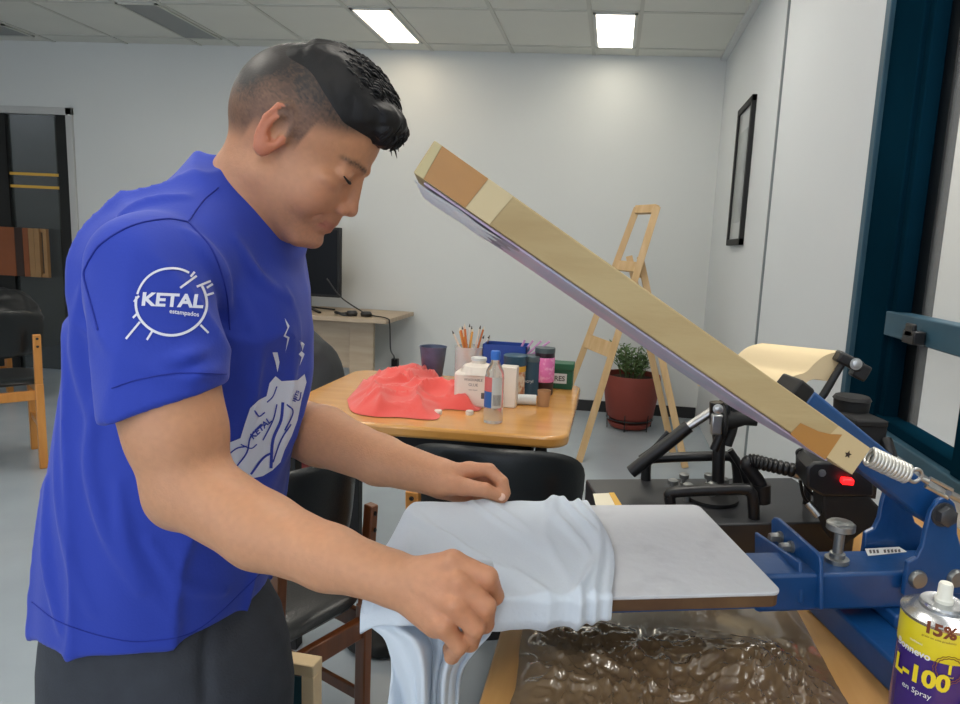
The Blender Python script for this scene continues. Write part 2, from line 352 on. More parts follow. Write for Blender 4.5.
pc = PZ(629, 424, 0); pc[1] = 4.72; pc[0] = .185
pp = thing('potted_plant', 'leafy plant in a terracotta pot behind the easel', 'plant', pc)
M_terra = mat('terracotta', (132, 58, 46), .55, var=.06, vscale=6)
MB().lathe([(.0, .075), (.15, .075), (.165, .09), (.19, .25), (.20, .36), (.195, .385), (.182, .385), (.18, .34), (0, .34)], pc, seg=40).build('pot', M_terra, pp)
MB().lathe([(0, .012), (.135, .012), (.15, .03), (.155, .05), (.145, .05), (.14, .03), (0, .028)], pc, seg=40).build('saucer', M_terra, pp)
ws = MB()
for k in range(6):
    t = k*PI/3+.3; e = np.array((math.cos(t), math.sin(t), 0))
    ws.tube([pc+e*.162+(0, 0, 0), pc+e*.168+(0, 0, .12)], .004, 6)
ws.tube([pc+np.array((math.cos(t)*.165, math.sin(t)*.165, .072)) for t in np.linspace(0, 2*PI, 30)], .004, 6); ws.build('wire_stand', M_black, pp)
MB().lathe([(0, .345), (.178, .345), (.178, .35), (0, .352)], pc).build('soil', mat('soil', (60, 42, 30), .9), pp)
lf = MB(); stx = MB()
for k in range(26):
    t = random.random()*2*PI; r0 = random.random()*.12; base = pc+np.array((math.cos(t)*r0, math.sin(t)*r0, .35)); lean = random.uniform(.1, .5); hgt = random.uniform(.12, .25)
    top = base+np.array((math.cos(t)*lean*hgt, math.sin(t)*lean*hgt, hgt)); stx.tube([base, (base+top)/2+(0, 0, .01), top], .003, 5)
    for j in range(11):
        q = .3+.7*j/10; c0 = base+(top-base)*q; a2 = j*2.4+k; L_ = random.uniform(.045, .075); dv = nrm((math.cos(a2), math.sin(a2), random.uniform(.1, .9))); sdv = nrm(np.cross(dv, (0, 0, 1))); up = np.cross(sdv, dv)
        lf.add([c0, c0+dv*L_*.4+sdv*L_*.2-up*.003, c0+dv*L_, c0+dv*L_*.4-sdv*L_*.2-up*.003, c0+dv*L_*.45+up*.004], [(0, 1, 4), (1, 2, 4), (2, 3, 4), (3, 0, 4)])
lf.build('foliage', mat('leaf_green', (62, 92, 48), .5, rgb2=(96, 122, 70), vscale=20), pp, smooth=0); stx.build('stems', mat('stem', (84, 96, 54), .6), pp)

# ============================================================ chairs
def pad(w, h, th, bend, cen, wbot=None, up=(0, 0, 1), out=(0, -1, 0), n=40, e=4.0, rings=8):
    """cushion with a rounded outline: width along X, height along up, bulging on both faces"""
    up = nrm(up); out = nrm(out); cen = np.array(cen, float); m = MB(); V = []; Fc = []; wbot = wbot or w
    def pt(r, t, sgn):
        c, s_ = math.cos(t), math.sin(t); x = math.copysign(abs(c)**(2/e), c)*r; y = math.copysign(abs(s_)**(2/e), s_)*r
        ww = (wbot+(w-wbot)*(y+1)/2)/2; X = x*ww; thk = th/2*(1-max(0, r)**6)**.5 if r < 1 else 0
        return cen+np.array((X, 0, 0))+up*(y*h/2)+out*(sgn*thk+bend*X*X)
    for sgn in (1, -1):
        b0 = len(V); V.append(pt(0, 0, sgn))
        for i in range(1, rings+1):
            r = 1-(1-i/rings)**1.6
            for k in range(n): V.append(pt(r, 2*PI*k/n, sgn))
        for k in range(n): Fc.append((b0, b0+1+k, b0+1+(k+1) % n))
        for i in range(rings-1):
            for k in range(n):
                a_ = b0+1+i*n+k; b_ = b0+1+i*n+(k+1) % n; Fc.append((a_, a_+n, b_+n, b_))
    m.add(V, Fc); return m
def make_chair(name, label, mw_, mpad, group=None):
    t = thing(name, label, 'chair', group=group)
    pad(.45, .42, .045, 0, (0, .01, .455), up=(0, 1, 0), out=(0, 0, 1), e=5).build('seat', mpad, t, smooth=60)
    pad(.47, .25, .035, -1.1, (0, -.185, .705), wbot=.44, up=(0, -.12, 1), e=3.6).build('backrest', mpad, t, smooth=60)
    for sx in (-1, 1):
        MB().beam((sx*.185, -.20, 0), (sx*.185, -.205, .45), .035, .035, (0, 1, 0)).beam((sx*.185, -.205, .43), (sx*.185, -.225, .705), .033, .028, (0, 1, 0)).build('rear_leg', mw_, t, bevel=.004)
        MB().beam((sx*.20, .19, 0), (sx*.20, .19, .43), .035, .035, (0, 1, 0)).build('leg', mw_, t, bevel=.004)
        MB().beam((sx*.192, -.20, .40), (sx*.20, .19, .40), .022, .05).build('seat_rail', mw_, t, bevel=.003)
        MB().beam((sx*.192, -.20, .20), (sx*.20, .19, .20), .018, .03).build('stretcher', mw_, t, bevel=.003)
        for z in (.645, .685): MB().bolt((sx*.185, -.238, z), (0, -1, 0), .005, .004).build('screw', M_black, t)
    MB().beam((-.185, -.20, .39), (.185, -.20, .39), .022, .05).build('cross_rail', mw_, t, bevel=.003)
    MB().beam((-.2, .19, .40), (.2, .19, .40), .022, .05).build('cross_rail', mw_, t, bevel=.003)
    return t
c0 = make_chair('chair', 'black-padded chair with its back to us at the near side of the yellow table', M_orange, M_vinyl)
c0.location = (-.262, 1.75, 0); c0.scale = (.99, 1, .895)
c1 = make_chair('chair', 'dark brown wooden chair with black pads right behind the man\'s near arm', M_brown, M_vinyl)
c1.location = (-.72, 1.34, 0); c1.rotation_euler = (0, 0, math.radians(64)); c1.scale = (.62, .9, .93)
c2 = copy_tree(c0); c2['label'] = 'orange wooden chair with black pads at the far left edge'
c2.location = (-3.07, 3.01, 0); c2.scale = (1, 1, .97); c2.rotation_euler = (0, 0, math.radians(50))
c3 = copy_tree(c0); c3['label'] = 'chair by the glass door, mostly hidden behind the far left chair'
c3.location = (-4.2, 4.15, 0); c3.rotation_euler = (0, 0, math.radians(160))

# jacket thrown over the chair by the door
def heap(poly, zb_, hgt, seed, fold=1., n=60, m=26, sx=1.):
    C_ = np.mean(poly, axis=0); P = spline(list(poly)+[poly[0]], 8)[:-1]; nn = len(P); V = []; Fc = []
    for i in range(m):
        r = i/(m-1)
        for k in range(nn):
            p_ = C_+(P[k]-C_)*r; q = np.array((p_[0], p_[1], seed)); 
            e = hgt(p_) if callable(hgt) else hgt
            a_ = 1-r**3
            wq = vnoise(q*[4, 4, 1])*2.; w = 1-abs(vnoise(np.array((q[0]*4+q[1]*10+wq, q[1]*4-q[0]*7+wq, seed)))); w2 = 1-abs(vnoise(np.array((q[0]*22-q[1]*9+wq, q[1]*9, seed+4))))
            z = e*a_*(.7+.3*vnoise(q*[5, 5, 1]))+fold*(.022*w**4+.012*w2**4)*min(1, a_*2.2)
            V.append((p_[0], p_[1], zb_+max(.002, z)))
    for i in range(m-1):
        for k in range(nn): Fc.append((i*nn+k, i*nn+(k+1) % nn, (i+1)*nn+(k+1) % nn, (i+1)*nn+k))
    V.append((*C_, zb_+.001)); b = MB(); b.add(V[:-1], Fc)
    b.add([(V[(m-1)*nn+k][0], V[(m-1)*nn+k][1], zb_) for k in range(nn)], [tuple(range(nn))[::-1]])
    return b
# ============================================================ implicit surfaces (for cloth, bags and the body)
def smin(a, b, k):
    h = np.clip(.5+.5*(b-a)/k, 0, 1); return b*(1-h)+a*h-k*h*(1-h)
def smax(a, b, k): return -smin(-a, -b, k)
def rc(P, a, b, ra, rb, sq=None):
    """tapered capsule; sq=(dir, factor) flattens it along dir"""
    a = np.array(a, float); b = np.array(b, float)
    if sq is not None:
        s_ = nrm(sq[0]); k = 1/sq[1]-1; P = P+((P@s_)*k)[:, None]*s_; a = a+s_*(a@s_)*k; b = b+s_*(b@s_)*k
    ba = b-a; t = np.clip(((P-a)@ba)/max(ba@ba, 1e-12), 0, 1); return np.linalg.norm(P-a-t[:, None]*ba, axis=1)-(ra+(rb-ra)*t)
def chain(P, pts, k=.004, sq=None):
    d = None
    for (a, ra), (b, rb) in zip(pts[:-1], pts[1:]):
        q = rc(P, a, b, ra, rb, sq); d = q if d is None else smin(d, q, k)
    return d
def el(P, c, r, A=None):
    Q = P-np.array(c, float)
    if A is not None: Q = Q@np.array(A).T
    r = np.array(r, float); k0 = np.linalg.norm(Q/r, axis=1); k1 = np.linalg.norm(Q/(r*r), axis=1); return k0*(k0-1)/np.maximum(k1, 1e-9)
def surf(fn, lo, hi, h, B=8, slack=1.9):
    lo = np.array(lo, float); n = np.ceil((np.array(hi)-lo)/h/B).astype(int)*B; nb = n//B
    ax = [lo[i]+h*(np.arange(nb[i])*B+(B-1)/2) for i in range(3)]
    G = np.stack(np.meshgrid(*ax, indexing='ij'), -1).reshape(-1, 3); fc = fn(G)
    vol = np.repeat(np.repeat(np.repeat(fc.reshape(nb), B, 0), B, 1), B, 2).astype(np.float32)
    act = np.nonzero(np.abs(fc) < slack*h*B*.87)[0]
    bi = np.stack(np.unravel_index(act, nb), -1)*B
    of = np.stack(np.meshgrid(*[np.arange(B)]*3, indexing='ij'), -1).reshape(-1, 3)
    for s0 in range(0, len(bi), 400):
        idx = (bi[s0:s0+400, None, :]+of[None]).reshape(-1, 3); vol[idx[:, 0], idx[:, 1], idx[:, 2]] = fn(lo+idx*h)
    S = vol < 0; nx, ny, nz = vol.shape
    cnt = np.zeros((nx-1, ny-1, nz-1), np.int8)
    for dx in (0, 1):
        for dy in (0, 1):
            for dz in (0, 1): cnt += S[dx:nx-1+dx, dy:ny-1+dy, dz:nz-1+dz]
    ci = np.argwhere((cnt > 0) & (cnt < 8)); vid = -np.ones(cnt.shape, np.int32); vid[ci[:, 0], ci[:, 1], ci[:, 2]] = np.arange(len(ci))
    acc = np.zeros((len(ci), 3)); num = np.zeros(len(ci))
    cs = np.array([(x, y, z) for x in (0, 1) for y in (0, 1) for z in (0, 1)])
    for a in range(8):
        for b in range(a+1, 8):
            if abs(cs[a]-cs[b]).sum() != 1: continue
            pa = ci+cs[a]; pb = ci+cs[b]; va = vol[pa[:, 0], pa[:, 1], pa[:, 2]]; vb = vol[pb[:, 0], pb[:, 1], pb[:, 2]]
            m = (va < 0) != (vb < 0); t = np.where(m, va/np.where(m, va-vb, 1), 0)
            acc += m[:, None]*(cs[a]+t[:, None]*(cs[b]-cs[a])); num += m
    V = lo+(ci+acc/num[:, None])*h; Q = []
    for axn in range(3):
        s0 = [slice(None)]*3; s1 = [slice(None)]*3; s0[axn] = slice(0, -1); s1[axn] = slice(1, None)
        E_ = np.argwhere(S[tuple(s0)] != S[tuple(s1)]); o1, o2 = [(axn+1) % 3, (axn+2) % 3]
        E_ = E_[(E_[:, o1] > 0) & (E_[:, o2] > 0) & (E_[:, o1] < vol.shape[o1]-1) & (E_[:, o2] < vol.shape[o2]-1)]
        inside = S[E_[:, 0], E_[:, 1], E_[:, 2]]; q = []
        for d1, d2 in ((0, 0), (1, 0), (1, 1), (0, 1)):
            c_ = E_.copy(); c_[:, o1] -= 1-d1; c_[:, o2] -= 1-d2; q.append(vid[c_[:, 0], c_[:, 1], c_[:, 2]])
        q = np.stack(q, -1); q[~inside] = q[~inside][:, ::-1]; Q.append(q)
    Q = np.concatenate(Q); Q = Q[(Q >= 0).all(1)]
    return V, Q
def mesh_of(V, Q, smooth_it=0):
    me = bpy.data.meshes.new('m'); me.from_pydata(V.tolist(), [], Q.tolist()); me.validate()
    if smooth_it:
        bm = bmesh.new(); bm.from_mesh(me)
        for _ in range(smooth_it): bmesh.ops.smooth_vert(bm, verts=bm.verts, factor=.5, use_axis_x=True, use_axis_y=True, use_axis_z=True)
        bm.to_mesh(me); bm.free()
    return me
def hit(fn, px, py, y0=.3, y1=1.6):
    r = ray(px, py); r = r/r[1]; ys = np.linspace(y0, y1, 700); P = O3+ys[:, None]*r; f = fn(P); i = np.nonzero(f < 0)[0]
    return P[i[0]] if len(i) else None
def join_mesh(mes):
    bm = bmesh.new()
    for m in mes: bm.from_mesh(m)
    me = bpy.data.meshes.new('j'); bm.to_mesh(me); bm.free(); return me

# jacket on the far chair, grey backpack by the table
def f_jk(P):
    d = smin(el(P, (-4.06, 4.10, .60), (.24, .17, .17)), el(P, (-3.92, 4.05, .58), (.13, .13, .13)), .08)
    d = smin(d, el(P, (-4.05, 4.02, .52), (.24, .14, .14)), .08); return d-.022*(1-abs(vnoise(P*[9, 9, 14])))-.012*vnoise(P*22)
link_mesh('jacket', mesh_of(*surf(f_jk, (-4.5, 3.75, .3), (-3.55, 4.4, 1.0), .014)), mat('jacket_black', (26, 27, 28), .5, bump=.2), None, smooth=180, label='crumpled black jacket thrown over the chair by the glass door', cat='jacket')
def f_bp(P):
    c = np.array((-1.20, 2.42, .62)); d = smin(el(P, c, (.20, .17, .27)), el(P, c+(.09, -.07, -.12), (.14, .13, .17)), .06)
    d = smin(d, rc(P, c+(-.05, -.05, .2), c+(.17, -.14, -.02), .035, .03), .03); return d-.018*(1-abs(vnoise(P*12)))
bk = thing('backpack', 'dark grey backpack slumped behind the man\'s chest by the table', 'backpack', (-1.2, 2.42, .42))
link_mesh('bag', mesh_of(*surf(f_bp, (-1.55, 2.1, .25), (-.85, 2.75, 1.0), .011)), mat('bag_grey', (46, 50, 54), .7, bump=.3, bscale=90), bk, smooth=180)
MB().tube(spline([(-1.28, 2.36, .84), (-1.14, 2.24, .80), (-1.03, 2.2, .65), (-1.02, 2.22, .50)], 8), .014, 8, squash=.4).build('strap', M_blackm, bk)
st = thing('stool', 'maroon-topped stool under the grey backpack', 'stool', (-1.18, 2.4, 0))
pad(.46, .42, .06, 0, (-1.16, 2.38, .40), up=(0, 1, 0), out=(0, 0, 1)).build('seat', mat('maroon_seat', (112, 44, 44), .5), st)
for sx in (-1, 1):
    for sy in (-1, 1): MB().beam((-1.16+sx*.19, 2.38+sy*.17, 0), (-1.16+sx*.17, 2.38+sy*.15, .38), .03, .03, (0, 1, 0)).build('leg', M_brown, st, bevel=.003)

# ============================================================ yellow work table and what stands on it
tb = thing('table', 'yellow wooden table in the middle of the room covered with supplies', 'table', (-.5, 2.05, 0))
ZT = .74
def rrect(x0, x1, y0, y1, r, n=6):
    o = []
    for cx, cy, a0 in ((x1-r, y1-r, 0), (x0+r, y1-r, 90), (x0+r, y0+r, 180), (x1-r, y0+r, 270)):
        for k in range(n+1): t = math.radians(a0+90*k/n); o.append((cx+r*math.cos(t), cy+r*math.sin(t)))
    return o
MB().prism([(x, y, ZT-.032) for x, y in rrect(-.93, -.088, 1.69, 2.42, .06)], (0, 0, .032)).build('table_top', M_tableY, tb, bevel=.008, seg=3)
MB().box((-.85, 1.78, ZT-.085), (-.19, 1.80, ZT-.032)).box((-.85, 2.30, ZT-.085), (-.19, 2.32, ZT-.032)).box((-.21, 1.8, ZT-.085), (-.19, 2.3, ZT-.032)).build('apron', M_blackm, tb)
for x in (-.885, -.21):
    for y in (1.80, 2.29): MB().box((x-.02, y-.02, 0), (x+.02, y+.02, ZT-.04)).build('leg', M_blackm, tb, bevel=.003)
def at(px, py, z=ZT): return PZ(px, py, z)
poly = [at(x, y)[:2] for x, y in ((347, 400), (352, 412), (372, 417), (400, 418), (436, 420), (444, 410), (479, 411), (476, 398), (452, 388), (440, 380), (426, 372), (398, 371), (378, 374), (362, 384))]
def rh(p_):
    q = 1-min(1, max(0, (p_[0]+.62)/.35)); return .022+.03*q
heap(poly, ZT, rh, 3., 1.3).build('red_cloth', mat('red_cotton', (226, 84, 76), .85, var=.05, sheen=.3, bump=.15, bscale=200), None, smooth=60, label='crumpled red cotton cloth on the yellow table', cat='cloth')
M_cream = mat('cream_plastic', (226, 216, 204), .4); M_ink = mat('grey_ink', (90, 84, 84), .6)
def flat_text(par, name, txt, size, o, ux, uy, m, bold=.0, off=.0006, label=None):
    V, Fc = text_mesh(txt, size, bold); o = np.array(o, float); ux = nrm(ux); uy = nrm(uy); n_ = np.cross(ux, uy)
    b = MB(); b.add([o+ux*x+uy*y+n_*off for x, y in V], Fc); me = bpy.data.meshes.new(name); me.from_pydata(b.v, [], b.f)
    return link_mesh(name, me, m, par, smooth=0, label=label)
def cyl_text(par, name, txt, size, o, r, z, ang, m, bold=0, sq=1.0):
    V, Fc = text_mesh(txt, size, bold); me = bpy.data.meshes.new(name)
    W = []
    for x, y in V:
        t = ang+x*sq/r; W.append((o[0]+(r+.0006)*math.cos(t), o[1]+(r+.0006)*math.sin(t), z+y))
    me.from_pydata(W, [], Fc); return link_mesh(name, me, m, par, smooth=0)
# white jug
j = thing('jug', 'white rectangular plastic jug with small dark print on the table', 'jug', at(474, 408))
c = at(474, 408)+np.array((0, .05, 0)); w = .066
MB().prism([(x, y, ZT) for x, y in rrect(c[0]-w, c[0]+w, c[1]-.05, c[1]+.05, .02)], (0, 0, .105)).build('body', M_cream, j, bevel=.008)
MB().lathe([(0, .10), (.058, .10), (.045, .122), (.022, .13), (.022, .14), (0, .14)], c, seg=24).build('shoulder', M_cream, j)
MB().lathe([(.024, .138), (.024, .146), (0, .146)], c).build('cap', M_white, j)
for txt, s_, dz in (('WASHABLE', .011, .085), ('GLUE', .012, .07), ('non toxic', .007, .055)): flat_text(j, 'print', txt, s_, (c[0]-.005, c[1]-.05, ZT+dz), (1, 0, 0), (0, 0, 1), M_ink)
MB().box((c[0]+.02, c[1]-.0506, ZT+.03), (c[0]+.042, c[1]-.05, ZT+.048)).build('print', M_ink, j)
# clear bottle
bp_ = at(493, 422); bt = thing('bottle', 'clear plastic bottle with blue cap and red and blue label', 'bottle', bp_); r = .026
M_clear = mat('clear_plastic', (232, 236, 234), .06, trans=.85, spec=.5)
MB().lathe([(0, 0), (r, .001), (r+.001, .02), (r, .05), (r, .13), (r-.002, .145), (r*.55, .165), (r*.45, .172), (r*.45, .18), (0, .18)], bp_).build('bottle_body', M_clear, bt)
MB().lathe([(r*.5, .176), (r*.52, .196), (r*.45, .2), (0, .2)], bp_).build('cap', mat('cap_blue', (50, 110, 200), .4), bt)
ml = MB()
for z0_, z1_, mi in ((.045, .09, 0), (.09, .13, 1)):
    for k in range(10):
        t0 = math.radians(195+k*7.); t1 = math.radians(195+(k+1)*7.); q = r+.0012
        ml.add([(bp_[0]+q*math.cos(t), bp_[1]+q*math.sin(t), ZT+z) for t, z in ((t0, z0_), (t1, z0_), (t1, z1_), (t0, z1_))], [(0, 1, 2, 3)], mi)
for k in range(8):
    t0 = math.radians(266+k*8.); t1 = math.radians(266+(k+1)*8.); q = r+.0012
    ml.add([(bp_[0]+q*math.cos(t), bp_[1]+q*math.sin(t), ZT+z) for t, z in ((t0, .045), (t1, .045), (t1, .13), (t0, .13))], [(0, 1, 2, 3)], 2)
for k in range(7):
    t0 = math.radians(275+k*7.); t1 = math.radians(278+k*7.); q = r+.0018
    ml.add([(bp_[0]+q*math.cos(t), bp_[1]+q*math.sin(t), ZT+z) for t, z in ((t0, .052), (t1, .052), (t1, .082), (t0, .082))], [(0, 1, 2, 3)], 3)
ml.build('label', [mat('lab_blue', (44, 98, 170), .5), mat('lab_red', (212, 110, 106), .5), mat('lab_white', (206, 206, 200), .5), M_ink], bt)
# white box behind the bottle
b0 = at(508, 408); wbx = MB().box((b0[0]-.03, b0[1], ZT), (b0[0]+.022, b0[1]+.05, ZT+.125)).build('carton', M_cream, None, bevel=.003, label='plain cream carton just right of the clear bottle', cat='carton')
# jar of pencils
g0 = at(469, 384); gj = thing('pencil_jar', 'glass jar full of pencils and brushes behind the white jug', 'jar', g0)
MB().lathe([(0, 0), (.05, 0), (.052, .004), (.052, .135), (.050, .135), (.048, .006), (0, .005)], g0).build('jar_body', mat('jar_glass', (226, 232, 230), .05, alpha=.35), gj)
for k in range(20):
    t = random.random()*6.28; q = random.uniform(.005, .036); t2 = t+random.uniform(-.7, .7); e = random.uniform(.03, .065); hh = random.uniform(.15, .20)
    a_ = g0+np.array((q*.8*math.cos(t+3), q*.8*math.sin(t+3), .008)); b_ = g0+np.array((e*math.cos(t2), e*math.sin(t2)*.6, hh)); cc = [(222, 160, 60), (220, 208, 190), (206, 120, 60), (230, 226, 220)][k % 4]
    pn = thing('pencil', ('yellow pencil', 'pale wooden brush', 'orange pencil', 'white brush')[k % 4]+' standing in the glass jar on the table', ('pencil', 'brush', 'pencil', 'brush')[k % 4], a_, group='pencils in the glass jar')
    MB().tube([a_, b_], .0035, 6).build('barrel', mat('pencil_%d' % (k % 4), cc, .5), pn)
    MB().tube([b_, b_+nrm(b_-a_)*.012], [.0035, .0008], 6).build('tip', mat('pencil_tip_%d' % (k % 2), ((228, 214, 190), (60, 56, 54))[k % 2], .6), pn)
# blue box with brushes
q0 = at(502, 386); q0 = np.array((-.36, 2.22, ZT))
bx = MB(); x0, x1, y0, y1 = q0[0]-.06, q0[0]+.09, q0[1], q0[1]+.09
bx.box((x0, y0, ZT), (x1, y0+.003, ZT+.155)).box((x0, y1-.003, ZT), (x1, y1, ZT+.155)).box((x0, y0, ZT), (x0+.003, y1, ZT+.155)).box((x1-.003, y0, ZT), (x1, y1, ZT+.155)).box((x0, y0, ZT), (x1, y1, ZT+.003))
bxt = thing('blue_box', 'open royal blue box behind the jars on the table', 'box', q0); bx.build('box_body', mat('royal_blue', (30, 66, 150), .5), bxt)
for k in range(4):
    a_ = np.array((q0[0]+.05+.008*k, q0[1]+.02, ZT+.1)); MB().tube([a_, a_+np.array((.05+.02*k-.02, .0, .075))], .004, 6).build('brush', mat('pink_stripe', (206, 150, 196), .5), None, label='pink-striped brush leaning out of the blue box', cat='brush', group='brushes in the blue box')
# jar with teal lid
g1 = at(514, 396); tj = thing('paint_jar', 'clear paint jar with yellow band and wide dark teal lid', 'jar', g1)
MB().lathe([(0, 0), (.032, .0), (.034, .01), (.034, .09), (.030, .10), (0, .10)], g1).build('jar_body', mat('jar_paint', (214, 200, 176), .35, rgb2=(186, 120, 84), vscale=60, thresh=(.45, .6)), tj)
MB().lathe([(.0345, .085), (.0355, .087), (.0355, .103), (0, .104)], g1).build('band', mat('yellow_band', (222, 176, 70), .5), tj)
MB().lathe([(.034, .103), (.038, .105), (.040, .135), (.036, .138), (0, .138)], g1).build('lid', mat('dark_teal', (40, 78, 100), .4), tj)
g2 = at(530, 394); tc_ = thing('paint_can', 'dark teal paint can between the jar and the pink bottle', 'can', g2)
MB().lathe([(0, 0), (.032, .0), (.034, .004), (.033, .008), (.033, .115), (0, .115)], g2).build('can_body', mat('teal_can', (44, 74, 92), .4), tc_)
MB().lathe([(.033, .113), (.035, .117), (.033, .13), (.028, .132), (0, .130)], g2).build('lid', mat('can_lid', (92, 108, 112), .35, metal=.4), tc_)
flat_text(tc_, 'print', 'Acryl', .016, (g2[0]-.004, g2[1]-.0345, ZT+.05), (1, 0, 0), (0, 0, 1), M_white)
g3 = at(543, 394); pb = thing('pink_bottle', 'black and pink paint bottle standing behind the small brown cup', 'bottle', g3)
MB().lathe([(0, 0), (.031, .0), (.033, .004), (.033, .145), (.028, .15), (0, .15)], g3).build('bottle_body', mat('dark_maroon', (40, 18, 32), .3), pb)
MB().lathe([(.0335, .045), (.0345, .047), (.0345, .125), (.0335, .127)], g3).build('label', mat('hot_pink', (226, 118, 178), .5, rgb2=(240, 170, 206), vscale=70, thresh=(.5, .65)), pb)
MB().lathe([(.034, .142), (.034, .158), (0, .158)], g3).build('lid', mat('lid_grey', (70, 84, 88), .4), pb)
g4 = at(543.5, 406); MB().lathe([(0, 0), (.017, 0), (.021, .05), (.019, .05), (.016, .004), (0, .004)], g4).build('brown_cup', mat('cup_brown', (172, 130, 92), .6), None, label='small brown cup in front of the pink bottle', cat='cup')
r0_, r1_ = at(515, 404)+(0, 0, .016), at(536, 405)+(0, 0, .016)
rl = thing('paper_roll', 'white paper roll lying on the table beside the brown cup', 'roll', at(525, 405)); d_ = nrm(r1_-r0_); L_ = np.linalg.norm(r1_-r0_)
MB().lathe([(.006, 0), (.016, 0), (.016, L_), (.006, L_)], r0_, d_).build('roll', M_white, rl); MB().lathe([(.0058, -.001), (.008, -.001), (.008, .0005), (.0058, .0005)], r1_-d_*.0005, d_).build('core', M_kraft, rl)
g5 = at(559, 389); gb = thing('green_box', 'small dark green box with a white label at the table end', 'box', g5)
MB().box((g5[0]-.04, g5[1], ZT), (g5[0]+.045, g5[1]+.07, ZT+.075)).build('box_body', mat('dark_green', (20, 84, 56), .5), gb, bevel=.002)
MB().box((g5[0]-.043, g5[1]-.003, ZT+.068), (g5[0]+.048, g5[1]+.073, ZT+.09)).build('lid', mat('dark_green2', (26, 92, 62), .5), gb, bevel=.002)
MB().box((g5[0]-.03, g5[1]-.001, ZT+.02), (g5[0]+.025, g5[1], ZT+.055)).build('label', M_white, gb)
flat_text(gb, 'print', 'RES', .024, (g5[0]+.0, g5[1]-.0012, ZT+.037), (1, 0, 0), (0, 0, 1), M_ink, .0006)
g6 = at(432.5, 377.5); cu_ = MB().lathe([(0, 0), (.033, 0), (.035, .003), (.048, .11), (.05, .115), (.047, .115), (.033, .006), (0, .005)], g6); cu_.build('blue_cup', mat('slate_blue', (84, 94, 120), .4, var=.2, vscale=30), None, label='slate blue tumbler on the table behind the red cloth', cat='cup')
for (px_, py_), lb in (((438, 414), 'small white scrap lying by the near edge of the red cloth'), ((469.5, 414.5), 'small white scrap in front of the white jug')):
    g7 = at(px_, py_); MB().lathe([(0, 0), (.011, 0), (.012, .008), (.010, .012), (0, .012)], g7, seg=16).build('paper_scrap', M_cream, None, label=lb, cat='scrap')
g8 = at(464, 392); MB().lathe([(0, 0), (.013, 0), (.013, .04), (.008, .046), (.008, .055), (0, .055)], at(459.5, 396), seg=16).build('small_bottle', M_white, None, label='tiny white bottle left of the white jug', cat='bottle')
# red tub and pink cloth on a stool below the table
bs = thing('stool', 'low black pedestal stool under the yellow table holding a red tub', 'stool', (-.5, 2.0, 0))
MB().prism([(x, y, .52) for x, y in rrect(-.70, -.20, 1.84, 2.2, .08)], (0, 0, .03)).build('seat', M_blackm, bs, bevel=.006)
MB().lathe([(0, .0), (.12, 0), (.11, .02), (.03, .04), (.03, .52), (0, .52)], (-.34, 2.05, 0)).build('pedestal', M_blackm, bs)
tp = np.array((PY(450, 440, 1.95)[0], 1.95, .55)); MB().lathe([(0, 0), (.07, 0), (.095, .088), (.10, .09), (.10, .096), (.092, .096), (.068, .004), (0, .004)], tp).build('red_tub', mat('tub_red', (196, 40, 60), .4), None, label='red plastic tub under the table edge', cat='tub')
pcx = PY(402, 441, 1.93); heap([(pcx[0]-.1, 1.86), (pcx[0]+.09, 1.87), (pcx[0]+.08, 2.0), (pcx[0]-.1, 2.03)], .55, .10, 5.).build('pink_cloth', mat('pink_cloth', (216, 170, 196), .8, rgb2=(226, 120, 170), vscale=20), None, label='pink printed cloth bundled beside the red tub', cat='cloth')
# black scrap on the floor
bf = PZ(383, 650, 0); 
def f_sh(P): return smin(el(P, bf+(-.02, 0, .03), (.09, .06, .035)), el(P, bf+(.07, .03, .05), (.06, .05, .05)), .02)-.008*(1-abs(vnoise(P*25)))
link_mesh('black_bag', mesh_of(*surf(f_sh, bf+(-.2, -.15, -.01), bf+(.2, .15, .15), .007)), M_blackm, None, smooth=180, label='small crumpled black bag on the floor between the chairs', cat='bag')
# pale wooden frame standing at bottom left
p1 = PY(318, 667, 1.05); p2 = p1+np.array((-.36, .03, 0)); X_ = nrm(p2-p1)
wf = thing('screen_frame', 'pale pine frame with teal mesh standing low behind the man\'s hip', 'frame', (p1[0]-.18, 1.06, 0))
M_pp = mat('pine_pale', (226, 200, 158), .5, var=.06)
def wbar(p, q, w=.032, h=.022): MB().beam(p, q, w, h).build('bar', M_pp, wf, bevel=.002)
hF = p1[2]
wbar(p1, p2); wbar(p1-(0, 0, .011)+X_*.012, p1-(0, 0, hF-.001)+X_*.012, .024, .032); wbar(p2-(0, 0, .011)-X_*.012, p2-(0, 0, hF-.001)-X_*.012, .024, .032); wbar(p1-(0, 0, hF-.012)+X_*.025, p2-(0, 0, hF-.012)-X_*.025)
MB().beam(p1+X_*.026-(0, 0, hF/2), p2-X_*.026-(0, 0, hF/2), .004, hF-.05).build('mesh', mat('mesh_teal', (48, 92, 104), .5), wf)

# ============================================================ press tables
TA = .77
M_tableP = wood('press_table_wood', (214, 166, 104), (194, 144, 82), 1, .35, 14, .2)
ta = thing('press_table', 'wooden table under the blue heat press and the brown sheet', 'table', (.28, .5, 0))
MB().box((-.105, .22, TA-.03), (.66, .95, TA)).build('table_top', M_tableP, ta, bevel=.003)
for x in (-.08, .63):
    for y in (.25, .92): MB().box((x-.02, y-.02, 0), (x+.02, y+.02, TA-.03)).build('leg', M_blackm, ta)
tb2 = thing('press_table', 'wooden table under the black heat press', 'table', (.35, 1.3, 0))
MB().box((.03, .975, .715), (.675, 1.34, .745)).build('table_top', M_tableP, tb2, bevel=.003)
for x in (.06, .645):
    for y in (1.0, 1.31): MB().box((x-.02, y-.02, 0), (x+.02, y+.02, .715)).build('leg', M_blackm, tb2)

